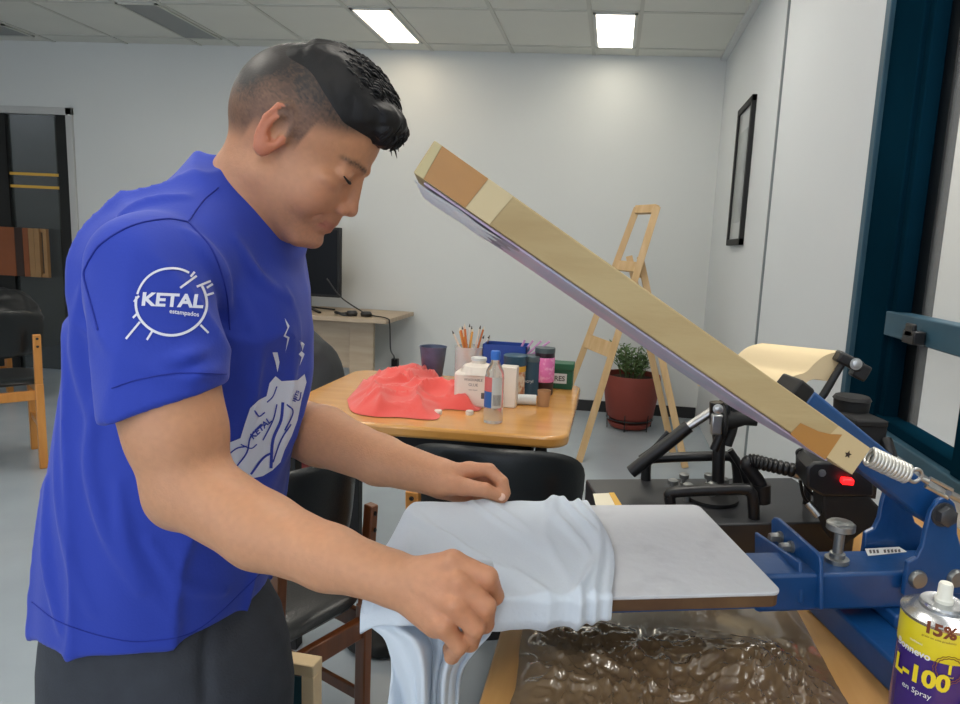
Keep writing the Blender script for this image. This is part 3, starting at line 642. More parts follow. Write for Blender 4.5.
# ============================================================ black heat press (behind)
p2 = thing('black_heat_press', 'open black heat press with tube handles behind the white platen', 'heat press', (.2, 1.16, .745))
NL, NR, FR, FL = (np.array(q) for q in ((.03, 1.005, .80), (.43, 1.115, .80), (.378, 1.325, .80), (-.025, 1.215, .80)))
MB().prism([NL, NR, FR, FL], (0, 0, -.055)).build('base_plate', mat('press_black', (38, 39, 42), .42, var=.1), p2, bevel=.003)
def tb_(name, pts, r, Y, m=M_black, n=6, **k):
    Q = [PY(q[0], q[1], (q[2] if len(q) > 2 else Y)) for q in pts]; Q = spline(Q, n) if n else Q
    return MB().tube(Q, r, 12).build(name, m, p2, smooth=60, **k)
tb_('tube_handle', [(646, 487), (646, 470), (648, 461), (660, 458), (722, 456), (734, 459), (737, 468), (738, 488)], .0095, 1.24)
tb_('tube_handle', [(671, 507), (670, 497), (676, 492), (740, 489), (750, 492), (753, 500), (754, 522)], .0095, 1.09)
tb_('lever_arm', [(688, 427), (714, 410)], .008, 1.17, M_steel, 0)
lv = tb_('lever_grip', [(631, 472), (645, 461), (668, 443), (689, 426)], .012, 1.17)
tb_('lever_brace', [(640, 458), (655, 447), (668, 432)], .005, 1.19)
tb_('column', [(717, 425), (719, 440), (718, 487)], .011, 1.17, M_black, 0)
tb_('column_head', [(717, 402), (717, 424)], .013, 1.16, M_black, 0)
tb_('link_arm', [(727, 404), (722, 430), (714, 450)], .008, 1.16, M_black)
tb_('link_brace', [(730, 450), (742, 468), (748, 486)], .006, 1.2, M_black, 0)
b = MB(); c = PY(716.5, 424, 1.145); b.obox(c, ((1, .2, 0), (0, 1, 0), (0, 0, 1)), (.010, .008, .018)); b.build('clamp_block', M_steel, p2, bevel=.003)
MB().bolt(PY(718, 409, 1.145), (0, -1, 0), .007, .006).build('clamp_bolt', M_steel, p2)
MB().lathe([(.0, 0), (.014, 0), (.012, .02), (.02, .05), (.034, .055), (.034, .06), (0, .06)], PY(756, 418, 1.17), (-1, .0, -.12), 24).build('cup_bracket', M_blackm, p2)
tb_('bracket_arm', [(732, 400), (733, 425), (727, 445)], .009, 1.17, M_blackm)
for q in ((673, 480), (684, 474), (688, 484), (709, 474), (713, 483), (724, 478.5)):
    c = PZ(q[0], q[1]+3, .825); c[2] = .80
    MB().lathe([(.0, 0), (.006, 0), (.006, .014), (.0035, .015), (.0035, .022), (.0085, .023), (.009, .030), (.006, .032), (0, .032)], c, seg=16).build('adjuster_knob', M_zinc, p2)
c = PZ(712, 499, .801); MB().lathe([(0, 0), (.045, 0), (.045, .006), (.02, .007), (0, .007)], c).build('dial_plate', M_blackm, p2)
c0_ = PZ(596, 507, .8012); c1_ = PZ(622, 506, .8012); c2_ = PZ(614, 493, .8012); c3_ = PZ(593, 494, .8012)
MB().prism([c0_, c1_, c2_, c3_], (0, 0, .0006)).build('sticker', mat('sticker_cream', (222, 214, 190), .5), p2, smooth=0)
MB().prism([c1_+(c0_-c1_)*.25, c1_, c2_, c2_+(c3_-c2_)*.25], (0, 0, .0012)).build('sticker_edge', M_yel, p2, smooth=0)
hs = spline([PY(*q) for q in ((761, 497, 1.12), (760, 485, 1.12), (753, 474, 1.12), (747, 465, 1.12), (752, 461, 1.12), (770, 465, 1.12), (796, 471, 1.12))], 14)
MB().tube(hs, [.0115+.0016*math.sin(i*2.1)*(i > 52) for i in range(len(hs))], 14).build('hose', M_black, p2, smooth=60)
MB().tube([PY(761, 502, 1.12), PY(761, 484, 1.12)], .016, 16).build('hose_socket', M_black, p2)
MB().tube([PY(794, 470.5, 1.12), PY(800, 472, 1.12), PY(800.1, 472, 1.12), PY(809, 474, 1.12)], [.013, .013, .009, .009], 12).build('hose_fitting', M_steel, p2)
for k, pts in enumerate(([(800, 462), (797, 452), (803, 450), (801, 464), (806, 462), (805, 450)], [(803, 478), (808, 490), (820, 497), (835, 494)], [(800, 480), (806, 500), (826, 508)], [(808, 470), (814, 462), (812, 455)])):
    MB().tube(spline([PY(x, y, 1.10+.01*k) for x, y in pts], 8), .0028, 6).build('wire', M_black, p2)
MB().tube([PY(808, 503, 1.06), PY(819, 516, 1.05)], .0065, 12).build('steel_pin', M_steel, p2)
hp_ = [(807, 468), (814, 462), (842, 462), (874, 480), (874, 497), (824, 497), (807, 488)]
hd_ = MB().prism([PY(x, y, 1.03) for x, y in hp_], (.0, .07, 0)).build('motor_head', M_black, p2, bevel=.004)
MB().prism([PY(x, y, 1.035) for x, y in [(823, 494), (868, 495), (880, 508), (885, 520), (884, 529), (863, 533), (845, 547), (834, 545), (824, 517)]], (.0, .06, 0)).build('motor_mount', M_blackm, p2, bevel=.004)
MB().lathe([(0, 0), (.006, 0), (.005, .003), (0, .003)], PY(822, 473, 1.0295), (0, -1, 0), 16).build('head_screw', M_steel, p2)
c = PY(847, 481, 1.022); MB().obox(c, ((1, 0, 0), (0, 1, 0), (0, 0, 1)), (.0085, .007, .0045)).build('power_light', mat('red_light', (255, 30, 30), .4, emit=2.2, emit_rgb=(255, 20, 24)), p2, bevel=.002)
MB().obox(PY(862, 437, 1.22), (nrm((1, .2, 0)), nrm((-.2, 1, 0)), (0, 0, 1)), (.027, .03, .030)).obox(PY(862, 419.5, 1.22), (nrm((1, .2, 0)), nrm((-.2, 1, 0)), (0, 0, 1)), (.030, .033, .006)).build('control_box', M_blackm, p2, bevel=.003)
MB().lathe([(0, -.03), (.03, -.03), (.032, .0), (.034, .002), (.030, .008), (0, .009)], PY(852, 400, 1.27)).build('pressure_wheel', M_blackm, p2)
MB().obox(PY(862, 475, 1.20), ((1, 0, 0), (0, 1, 0), (0, 0, 1)), (.02, .02, .035)).build('neck', M_blackm, p2)
wst = PY(852, 404, 1.26); MB().tube([wst, (wst[0], wst[1]-.01, .80)], .012, 10).build('wheel_stem', M_black, p2)
chb = PY(818, 402, 1.18); MB().tube([(chb[0], chb[1], .80), chb, PY(824, 394, 1.18), PY(842, 364, 1.18)], [.007, .007, .007, .006], 10).build('clamp_handle', M_black, p2)
kb = MB().obox(PY(848, 361, 1.18), (nrm((1, 0, -.45)), (0, 1, 0), nrm((.45, 0, 1))), (.022, .016, .010)).obox(PY(860, 371, 1.18), (nrm((1, 0, -.45)), (0, 1, 0), nrm((.45, 0, 1))), (.012, .014, .014))
kb.build('clamp_jaw', M_black, p2, bevel=.004)
MB().bolt(PY(856, 364, 1.162), (0, -1, 0), .008, .006).build('jaw_bolt', M_steel, p2)
MB().tube([PY(862, 445, 1.18), PY(885, 470, 1.18), PY(890, 455, 1.18), PY(885, 440, 1.2)], .012, 10).build('elbow_tube', M_black, p2, smooth=60)
# cream moulded block leaning on it
cb_px = [(757, 349), (763, 343), (775, 342), (800, 345), (834, 351), (841, 362), (842, 369), (838, 374), (832, 377), (825, 381), (815, 380), (808, 383), (804, 391), (797, 400), (750, 372)]
back = [PY(x, y, 1.30) for x, y in cb_px]
prof = [(841, 351), (842, 366), (838, 374), (828, 381), (816, 379), (806, 383), (802, 396), (770, 397), (780, 383), (794, 376), (806, 372), (815, 363), (826, 355)]
Pf = [PY(x, y, 1.19) for x, y in prof]; ex = (PY(762, 343, 1.27)-PY(841, 351, 1.19)); ex = ex*1.0
MB().prism(spline(Pf+[Pf[0]], 3)[:-1], ex).build('paper_block', mat('cream_card', (226, 204, 162), .65, var=.03, vscale=6), None, smooth=30, label='cream moulded card piece sticking up behind the tilted beam', cat='card piece')

# ============================================================ blue heat press
ang = math.radians(14); U = np.array((math.cos(ang), math.sin(ang), 0)); V = np.array((-math.sin(ang), math.cos(ang), 0)); Z3 = np.array((0, 0, 1.)); Q0 = np.array((.2, .691, 0))
def LW(u, v, z): return Q0+U*u+V*v+Z3*z
def LV(px, py, v): return PP(px, py, Q0+V*v, V)
def LU(px, py, u): return PP(px, py, Q0+U*u, U)
def lbox(b, u0, u1, v0, v1, z0, z1, mi=0): return b.obox(LW((u0+u1)/2, (v0+v1)/2, (z0+z1)/2), (U, V, Z3), ((u1-u0)/2, (v1-v0)/2, (z1-z0)/2), mi)
bp = thing('blue_heat_press', 'blue heat press with a wooden upper board tilted open above a white platen', 'heat press', LW(0, .1, TA))
lbox(MB(), .0, .42, .05, .11, .822, .868).build('main_tube', M_blue, bp, bevel=.004)
lbox(MB(), .165, .225, .035, .112, .806, .822).build('post', M_blue, bp, bevel=.003)
lbox(MB(), .12, .17, -.20, .26, TA, .806).build('base_tube', M_blue, bp, bevel=.004)
lbox(MB(), .36, .41, -.20, .26, TA, .806).build('base_tube', M_blue, bp, bevel=.004)
lbox(MB(), .17, .36, .05, .10, TA+.001, .805).build('base_cross_tube', M_blue, bp, bevel=.004)
lbox(MB(), .365, .405, .055, .105, .806, .822).build('post', M_blue, bp, bevel=.003)
for uu, pl in ((.075, [(774.5, 520), (777, 517), (781, 518), (819, 551), (823, 556), (824, 564), (824, 610), (775, 580)]), (.055, [(758, 532), (803, 562), (804, 604), (758, 575)])):
    MB().prism([LU(x, y, uu) for x, y in pl], -U*.005).build('bracket_plate', M_blue, bp, bevel=.0015)
for q in ((781, 537), (792, 547)): MB().bolt(LU(*q, .070), -U, .006, .016).build('bracket_bolt', M_zinc, bp)
c = LW(.112, .08, .868)
MB().lathe([(.0, 0), (.014, 0), (.014, .005), (.009, .006), (.009, .011), (.006, .012), (.006, .036), (.008, .038), (.0165, .041), (.0165, .048), (.014, .05), (0, .05)], c, seg=28).build('height_screw', M_zinc, bp)
st0 = MB().prism([PZ(x, y, .8682) for x, y in ((865, 549), (868, 556), (907, 552), (899, 547))], (0, 0, .0004)).build('sticker', M_white, bp, smooth=0)
b = MB()
for k in range(9):
    if k in (3,): continue
    x = 869+k*3.6; b.prism([PZ(x, 550+.1*k-.4*k*.3, .8687), PZ(x+.8, 553.5-.25*k*.6, .8687), PZ(x+3.0, 553.2-.25*k*.6, .8687), PZ(x+2.2, 549.8-.1*k, .8687)], (0, 0, .0002))
b.build('sticker_code', M_ink, bp, smooth=0)
plate = [(.173, .845), (.173, .886), (.184, .892), (.189, .905), (.190, .925), (.193, .947), (.200, .960), (.212, .965), (.222, .957), (.227, .945), (.231, .920), (.240, .900), (.256, .889), (.290, .885), (.290, .845)]
MB().prism([LW(u, .038, z) for u, z in plate], V*.007).build('side_plate', M_blue, bp, bevel=.0015)
MB().prism([LW(u+.0, .118, z) for u, z in plate], V*.007).build('side_plate', M_blue, bp, bevel=.0015)
MB().bolt(LW(.208, .038, .944), -V, .0115, .012).build('pivot_bolt', mat('pivot_grey', (84, 86, 90), .4, metal=.7), bp)
for u in (.187, .236): MB().lathe([(.0, 0), (.011, 0), (.011, .003), (.009, .006), (0, .0065)], LW(u, .038, .866), -V, 24).build('plate_bolt', M_zinc, bp)
arm = MB().beam(LW(.035, .078, 1.066), LW(.225, .078, .934), .042, .036); arm.build('lever_arm', M_blue, bp, bevel=.003)
MB().beam(LW(.018, .078, 1.078), LW(.036, .078, 1.0655), .044, .038).build('arm_cap', M_blackm, bp, bevel=.003)
dS = nrm(U*.46-Z3*.28); nS = np.cross(V, dS); nS = nS if nS[2] > 0 else -nS
SB = LW(-.392, 0, 1.281)
def SP(s, v, n): return SB+dS*s+V*v+nS*n
def sbox(b, s0, s1, v0, v1, n0, n1, mi=0): return b.obox(SP((s0+s1)/2, (v0+v1)/2, (n0+n1)/2), (dS, V, nS), ((s1-s0)/2, (v1-v0)/2, (n1-n0)/2), mi)
LS = .533
up_ = sbox(MB(), 0, LS, 0, .02, 0, .034).build('upper_board', M_kraft, bp, bevel=.0015, label='long pale plywood beam along the near side of the tilted plate')
sbox(MB(), 0, LS, .23, .25, 0, .034).build('upper_board', M_kraft, bp, bevel=.0015)
sbox(MB(), 0, .02, .0205, .2295, 0, .034).build('upper_end_board', M_kraft, bp, bevel=.0015)
sbox(MB(), LS-.02, LS, .0205, .2295, 0, .034).build('upper_end_board', M_kraft, bp, bevel=.0015)
sbox(MB(), .0205, LS-.0205, .0205, .2295, .004, .030).build('insulation', mat('insulation', (150, 142, 128), .8), bp)
sbox(MB(), .012, LS-.03, .004, .246, -.003, -.0004).build('heating_plate', M_lilac, bp, bevel=.001, label='heated underside of the tilted plate, with its lilac reflection painted on')
fo = MB()
fo.grid(lambda a, b_: SP(.004+.085*a*(1+.12*math.sin(b_*21)), .002+.24*b_, -.0038-.0012*(1+math.sin(a*9+b_*25))*.5), 16, 50); fo.build('foil_patch', M_foil, bp)
fo = MB()
fo.grid(lambda a, b_: SP(.092+.022*a*(1+.2*math.sin(b_*17)), .002+.24*b_, -.0034), 6, 40); fo.build('scuffed_patch', mat('scuff', (130, 128, 134), .6, rgb2=(176, 172, 190), vscale=30), bp)
def tape(name, pts, m, v=-.0007):
    MB().prism([LV(x, y, v) for x, y in pts], -V*.0004).build(name, m, up_, smooth=0)
MB().prism([SP(.0105, -.0003, .0005), SP(.054, -.0003, .0005), SP(.057, -.0003, .0335), SP(.0085, -.0003, .0335)], -V*.0006).build('tape', M_tape, up_, smooth=0)
MB().prism([SP(.001, -.0003, .0005), SP(.010, -.0003, .0005), SP(.008, -.0003, .0335), SP(.001, -.0003, .0335)], -V*.0004).build('end_strip', mat('strip_pale', (196, 182, 138), .6), up_, smooth=0)
MB().prism([SP(.0545, -.0003, .0005), SP(.080, -.0003, .0005), SP(.084, -.0003, .0335), SP(.0575, -.0003, .0335)], -V*.0004).build('masking_tape', M_kraftL, up_, smooth=0)
tape('tape', [(800.5, 423), (819, 431.5), (830, 434), (842, 434.5), (825, 459.5), (806, 447), (790, 434)], M_tape)
MB().prism([SP(LS-.052, -.0003, .0005), SP(LS-.0005, -.0003, .0005), SP(LS-.0005, -.0003, .0335), SP(LS-.046, -.0003, .0335)], -V*.0003).build('end_strip', mat('strip_tan', (206, 184, 140), .55), up_, smooth=0)
b = MB(); hc = LV(848, 454.5, -.001)
b.prism([hc+(dS*math.cos(t)*(.0042 if k % 2 else .002)+nS*math.sin(t)*(.0042 if k % 2 else .002)) for k, t in enumerate(np.linspace(0, 2*PI, 11)[:-1])], -V*.0003)
b.build('screw_hole', mat('hole_dark', (50, 34, 22), .8), up_, smooth=0)
# spring and turnbuckle
sA, sB_ = LV(869, 456, .02), LV(907, 474, .02); dd = nrm(sB_-sA); Ls = np.linalg.norm(sB_-sA); n1 = nrm(np.cross(dd, (0, 1, 0))); n2 = np.cross(dd, n1)
hx = [sA+dd*(Ls*i/180)+.0095*(math.cos(i/180*2*PI*11)*n1+math.sin(i/180*2*PI*11)*n2) for i in range(181)]
MB().tube(hx, .0022, 8).build('spring', mat('spring_steel', (216, 214, 206), .35, metal=.6), bp, smooth=180)
eye = LV(915, 475.5, .02)
MB().tube([eye+.0075*(math.cos(t)*dd+math.sin(t)*n1) for t in np.linspace(0, 2*PI, 26)], .0022, 8).tube([sB_, eye-dd*.007], .002, 8).build('eye_bolt', M_steel, bp, smooth=180)
e2 = LV(950, 494, .02); d2 = nrm(e2-eye)
MB().tube([eye+d2*.008, eye+d2*.018], [.002, .0035], 10).tube([eye+d2*.018+n1*.005, e2+n1*.005], .0022, 8).tube([eye+d2*.018-n1*.005, e2-n1*.005], .0022, 8).tube([e2-d2*.002, e2+d2*.07], .0045, 10).build('turnbuckle', M_steel, bp)
# lower platen
plt_ = MB().prism([LW(u, v, .8585) for u, v in rrect(-.385, 0, 0, .245, .012)], Z3*.0125).build('lower_board', mat('board_brown', (112, 84, 54), .7, rgb2=(84, 58, 36), vscale=12, bump=.3), bp)
MB().prism([LW(u, v, .871) for u, v in rrect(-.386, .001, -.001, .246, .012)], Z3*.004).build('lower_platen', mat('platen_white', (204, 207, 211), .5, rgb2=(150, 152, 160), vscale=9, bump=.25, bscale=70, thresh=(.5, .85)), bp, bevel=.001, label='white lower platen with grey smudges')
lbox(MB(), -.20, .05, .055, .105, .825, .858).build('platen_support', M_blue, bp)

# brown glossy sheet, crinkled towards us
sh = thing('brown_sheet', 'crinkled glossy brown non-stick sheet spread on the table under the platen', 'sheet', (.09, .6, TA))
def shf(a, b_):
    y = .28+.575*b_; xl = -.084+.012*(.86-y)/.25; xr = .269-.0*(.86-y); x = xl+(xr-xl)*a
    k = np.clip((.78-y)/.07, 0, 1); e = np.clip(min(a, 1-a, b_*1.2)*9, .12, 1)
    q = np.array((x, y, 0.)); w = vnoise(q*[11, 11, 1]); r1 = 1-abs(vnoise(q*[17, 24, 1]+w*1.3)); r2 = 1-abs(vnoise(q*[50, 44, 1]+w*3)); r3 = 1-abs(vnoise(q*[100, 100, 1]+w*4))
    z = (.008*r1**4+.008*r2**6+.0045*r3**6)*k*e+.0008*(1+w)
    x += .003*vnoise(q*[1, 30, 1]) if a in (0., 1.) else 0
    return (x, y, TA+.0015+z)
MB().grid(shf, 150, 230).build('sheet_surface', mat('ptfe_brown', (106, 84, 60), .2, rgb2=(140, 118, 90), vscale=4, spec=.8, coat=.8), sh, smooth=180)
carton_ = MB().box((.30, .80, TA), (.42, .86, TA+.03)).build('cream_box', M_cream, None, bevel=.002, label='small cream box on the table behind the blue frame', cat='box')

# ============================================================ spray can
cc = PY(938, 640, .60); can = thing('spray_can', 'yellow and purple aerosol can at the lower right corner', 'spray can', (cc[0], .60, TA)); ox, oy = cc[0], .60
R_ = .0325
M_can = mat('can_metal', (196, 198, 200), .22, metal=.9)
zy = PY(895, 610, .6)[2]; zb1 = PY(895, 640, .6)[2]
MB().lathe([(0, 0), (R_-.001, 0), (R_, .002), (R_, zb1-TA), (R_, zb1-TA), (R_, zy-TA-.001), (R_-.0005, zy-TA)], (ox, oy, TA), seg=64).build('can_body', mat('can_purple', (54, 30, 120), .25, coat=.5), can)
MB().lathe([(R_+.0003, zb1-TA), (R_+.0004, zb1-TA+.0005), (R_+.0004, zy-TA-.002), (R_+.0002, zy-TA-.001)], (ox, oy, TA), seg=64).build('yellow_band', mat('can_yellow', (226, 210, 40), .3, coat=.5), can)
MB().lathe([(R_, zy-TA-.0015), (R_+.0012, zy-TA), (R_+.0012, zy-TA+.002), (R_-.001, zy-TA+.003), (R_-.005, zy-TA+.005), (R_-.010, zy-TA+.008), (.0185, zy-TA+.0085), (.0195, zy-TA+.0105), (.0185, zy-TA+.0125), (.012, zy-TA+.011), (.007, zy-TA+.0125), (0, zy-TA+.0125)], (ox, oy, TA), seg=48).build('can_dome', M_can, can)
MB().lathe([(0, 0), (.0075, 0), (.0078, .004), (.0062, .006), (.0060, .017), (.005, .019), (0, .019)], (ox, oy, zy+.0115), seg=24).build('nozzle', mat('nozzle_white', (226, 226, 214), .4), can)
vd = math.atan2(-oy, -ox)
def ctext(txt, size, z, da, m, bold=0): return cyl_text(can, 'lettering', txt, size, (ox, oy), R_+.0006, z, vd+da, m, bold)
M_cw = mat('print_white', (232, 232, 236), .5); M_cy = mat('print_yellow', (236, 214, 40), .5); M_co = mat('print_brown', (120, 60, 30), .5); M_cr = mat('print_red', (190, 40, 40), .5)
zc = lambda y: PY(938, y, .6-R_)[2]
ctext('15%', .0150, zc(633), .02, M_co, .0006); ctext('gratis en este producto', .0028, zc(642), .02, M_co)
ctext('Bonnevo', .0092, zc(662), -.60, M_cw, .0002); ctext('L-100', .0215, zc(684), -.34, M_cy, .0009)
ctext('en Spray', .0072, zc(700), -.34, M_cw); ctext('multiusos', .003, zc(652), -.5, M_cw)
ctext('1', .011, zc(669), .36, M_cy, .0006); ctext('calidad', .0026, zc(676), .36, M_cy); ctext('No.', .003, zc(663), .36, M_cy)
b = MB()
for r_, w_ in ((.0105, .0008), (.0125, .0006)):
    pts = [(r_*math.cos(t)*(1+.03*math.cos(18*t)), r_*math.sin(t)*(1+.03*math.cos(18*t))) for t in np.linspace(0, 2*PI, 72)[:-1]]; V2, F2_ = stroke2d(pts, w_, True)
    b.add([(ox+(R_+.0009)*math.cos(vd+.36+x/R_), oy+(R_+.0009)*math.sin(vd+.36+x/R_), zc(669)+y) for x, y in V2], F2_)
b.build('seal_ring', M_co, can, smooth=0)
# ============================================================ white t-shirt pulled over the platen
M_wfab = mat('white_cotton', (206, 216, 226), .85, bump=.12, bscale=260, sheen=.2)
def uh(v): return -.186+.145*v+.012*math.sin(v*16)
def tee(a, b):
    # a: 0 at the hem .. 1 far left end, b: around the loop
    v0, v1, zt, zb = -.006, .251, .8785, .8535
    L1 = .80; per = [(v0, zb), (v0, zt), (v1, zt), (v1, zb)]
    W = v1-v0; Hh = zt-zb; tot = 2*(W+Hh); q = b*tot
    if q < Hh: v, z, nv, nz = v0, zb+q, -1, 0
    elif q < Hh+W: v, z, nv, nz = v0+(q-Hh), zt, 0, 1
    elif q < 2*Hh+W: v, z, nv, nz = v1, zt-(q-Hh-W), 1, 0
    else: v, z, nv, nz = v1-(q-2*Hh-W), zb, 0, -1
    ts = min(1, a/L1); u = uh(max(0, v))*(1-ts)+(-.392)*ts
    if a > L1:
        t = (a-L1)/(1-L1); t2 = t*t*(3-2*t); u = -.392-.045*t; v = (v*(1-t2*.62))+.035*t2; z = z-.022*t**1.6; z = z*(1-t2*.3)+(.845-.03*t)*t2*.3
    d = uh(max(0, v))-u     # distance from the hem
    n = 0
    for c_, s_, am in ((.004, .003, .004), (.014, .0035, .0085), (.026, .0045, .0075), (.041, .006, .006), (.058, .008, .004)):
        cc_ = c_*(1+.35*math.sin(v*20+c_*90)); n += am*math.exp(-((d-cc_)/s_)**2)
    dg = u*.9+v*.42; n += .0055*max(0, 1-abs(float(vnoise(np.array((dg*34, v*5, 2.))))*2.0))**2*min(1, d*14)
    n += .003*float(vnoise(np.array((u*40, v*18, z*20))))*min(1, d*20)
    n *= (.85+.45*float(vnoise(np.array((v*13, d*25, 7.))))) if nz > 0 else .65
    sag = -.010*math.sin(min(1, d/.2)*PI)*(1 if nz < 0 else 0)
    e = .0012+max(0, n)
    return LW(u, v+nv*e, z+nz*e+sag+(0 if nz else .0))
ts_ = thing('white_tshirt', 'white t-shirt pulled over the left half of the white platen by the man', 'shirt', LW(-.3, .1, .875))
b = MB(); b.grid(tee, 90, 170, closed_v=True)
tsm = b.build('shirt_body', M_wfab, ts_, smooth=180); sm = tsm.modifiers.new('s', 'SUBSURF'); sm.levels = 1; sm.render_levels = 1
Lb = spline([np.array(q, float) for q in ((384, 560, 0), (366, 590, 0), (363, 606, 0), (370, 624, 0), (386, 640, 0), (392, 672, 0), (388, 704, 0), (386, 760, 0))], 8)
Rb = spline([np.array(q, float) for q in ((492, 560, 0), (500, 592, 0), (498, 610, 0), (492, 632, 0), (478, 648, 0), (462, 672, 0), (458, 704, 0), (455, 760, 0))], 8)
def hang(a, b):
    k = a*(len(Lb)-1); i = min(int(k), len(Lb)-2); t = k-i; l = Lb[i]*(1-t)+Lb[i+1]*t; r = Rb[i]*(1-t)+Rb[i+1]*t
    x = l[0]+(r[0]-l[0])*b; y = l[1]+(r[1]-l[1])*b
    amp = .004+.014*min(1, a*1.5); ph = 8.5*b+1.2*math.sin(a*4)+.8*math.sin(b*5+a*3)
    Yd = .618+.035*max(0, b-.55)+amp*(math.sin(ph*1.6)+.45*math.sin(ph*4.1+1+a*3))*math.sin(PI*min(1, max(0, b*.94+.03)))-.01*a
    return PY(x, y, Yd)
b = MB(); b.grid(hang, 70, 90)
hg = b.build('hanging_hem', M_wfab, ts_, smooth=180); so = hg.modifiers.new('s', 'SOLIDIFY'); so.thickness = .003; so.offset = 0

# ============================================================ the man
YT = .86; ps = math.radians(5); fF = np.array((math.cos(ps), -math.sin(ps), 0)); fL = np.array((math.sin(ps), math.cos(ps), 0))
rows = [(218, 156, 262), (240, 124, 282), (262, 102, 290), (290, 86, 303), (330, 69, 311), (370, 61, 311), (400, 55, 307), (440, 48, 299), (480, 42, 290), (520, 39, 283), (560, 36, 276), (600, 35, 268), (650, 35, 266), (700, 36, 266)]
tz, tcx, tex = [], [], []
for y, xb, xf in rows:
    A_, B_ = PY(xb, y, YT-.07), PY(xf, y, YT+.06); tz.append((A_[2]+B_[2])/2); tcx.append((A_[0]+B_[0])/2); tex.append((B_[0]-A_[0])/2)
tz = np.array(tz)[::-1]; tcx = np.array(tcx)[::-1]; tex = np.array(tex)[::-1]
tb_b = np.interp(tz, [.5, .75, .95, 1.12, 1.2, 1.25], [.155, .148, .146, .145, .13, .10])
ta_ = np.sqrt(np.maximum(tex**2-(tb_b*math.sin(ps))**2, 1e-3))/math.cos(ps)
def slices(P, z_, cx, a, b, cy=YT):
    z = P[:, 2]; c = np.interp(z, z_, cx); aa = np.interp(z, z_, a); bb = np.interp(z, z_, b)
    dx = P[:, 0]-c; dy = P[:, 1]-cy; f = dx*fF[0]+dy*fF[1]; l = dx*fL[0]+dy*fL[1]; m = np.minimum(aa, bb)
    k = ((np.abs(f)/aa)**2.3+(np.abs(l)/bb)**2.3)**(1/2.3); d = (k-1)*m
    return np.maximum(np.maximum(d, z_[0]-z), z-z_[-1])
S1 = PY(153, 266, .685); S2 = PY(262, 292, .985)
SE1 = PY(169, 400, .65); E1 = PY(189, 486, .64); W1 = PY(390, 577, .602)
E2 = PY(268, 418, 1.00); W2 = PY(438, 477, .88)
NB = PY(238, 222, YT); NT = PY(268, 176, .845)
def f_torso(P, g=0.):
    d = slices(P, tz, tcx, ta_-g, tb_b-g)
    d = smin(d, el(P, PY(186, 262, YT), (.088-g, .14-g, .095-g)), .05)
    d = smin(d, rc(P, NB+(.0, 0, .0), S1+(0, .03, 0), .07-g, .058-g), .04); d = smin(d, rc(P, NB, S2+(0, -.03, 0), .07-g, .058-g), .04)
    d = smin(d, el(P, PY(262, 306, YT)+(0, -.03, 0), (.05, .07, .055)), .05); return d
FOLDS = []
def plane3(a, b, c): n = nrm(np.cross(np.array(b)-a, np.array(c)-a)); return n if n[2] < 0 else -n
ph = PY(28, 618, YT-.07); hemn = plane3(ph, PY(262, 586, YT+.06), PY(150, 655, .72))
pn = nrm(np.cross(PY(227, 385, .65)-PY(113, 402, .65), (0, 1, .12))); pn = pn if pn[2] < 0 else -pn; pc1 = PY(170, 395, .65)
pcn = PY(246, 207, YT); nn_ = nrm(PY(285, 254, YT)-PY(207, 158, YT)); nN = nrm(np.cross(nn_, (0, -1, 0))); nN = nN if nN[2] > 0 else -nN
def f_shirt0(P):
    d = f_torso(P)
    sl = smax(rc(P, S1, SE1+(SE1-S1)*.30, .0575, .0565), (P-pc1)@pn, .006); d = smin(d, sl, .014)
    d2 = S2+(E2-S2)*.75; d = smin(d, np.maximum(rc(P, S2, E2, .056, .055), (P-(S2+(E2-S2)*.66))@nrm(E2-S2)), .016)
    nk = rc(P, PY(230, 232, YT), PY(282, 166, YT), .080, .076)
    d = smin(d, smax(nk, (P-pcn)@nN, .005), .022)
    return smax(d, (P-ph)@hemn, .006)
for px_, r_ in (([(203, 240), (222, 275), (227, 315)], .006), ([(188, 232), (210, 262), (219, 300)], .0045), ([(98, 300), (118, 348), (165, 378)], .0055), ([(92, 285), (106, 330), (140, 372)], .004), ([(222, 330), (200, 352), (165, 362)], .004),
                ([(226, 360), (208, 372), (180, 380)], .004), ([(84, 290), (80, 350), (96, 430)], .006), ([(98, 400), (92, 460), (108, 530), (140, 590)], .006), ([(62, 400), (60, 480), (72, 550), (94, 612)], .005), ([(120, 480), (130, 550), (175, 620)], .006),
                ([(48, 480), (48, 560), (62, 630)], .005), ([(150, 540), (185, 585), (225, 592)], .004), ([(240, 300), (256, 350), (252, 420)], .004), ([(285, 290), (296, 340), (290, 390)], .0035), ([(120, 215), (150, 200), (185, 196)], .003), ([(236, 240), (262, 280), (290, 300)], .004)):
    Q = [hit(f_shirt0, x, y) for x, y in px_]
    if all(q is not None for q in Q):
        Q = spline(Q, 4); FOLDS.append((Q, r_))
FB = [(np.min(Q, 0)-.03, np.max(Q, 0)+.03) for Q, r in FOLDS]
def f_shirt(P):
    d = f_shirt0(P)
    w = vnoise(P*[14, 14, 5]); d = d-.009*(1-np.abs(vnoise(P*[10, 10, 4]+5)+.4*w))**4-.0014*w
    for (Q, r), (lo, hi) in zip(FOLDS, FB):
        m = ((P > lo) & (P < hi)).all(1)
        if m.any():
            Pm = P[m]; e = None; n = len(Q)
            for i in range(n-1):
                ra = 1.6*r*(.35+.65*math.sin(PI*i/(n-1))); rb = 1.6*r*(.35+.65*math.sin(PI*(i+1)/(n-1))); c = rc(Pm, Q[i], Q[i+1], ra, rb); e = c if e is None else np.minimum(e, c)
            d[m] = smin(d[m], e, .010)
    return d
man = thing('person', 'man in a blue printed t-shirt bending over the white platen', 'person', (-.62, .86, 0))
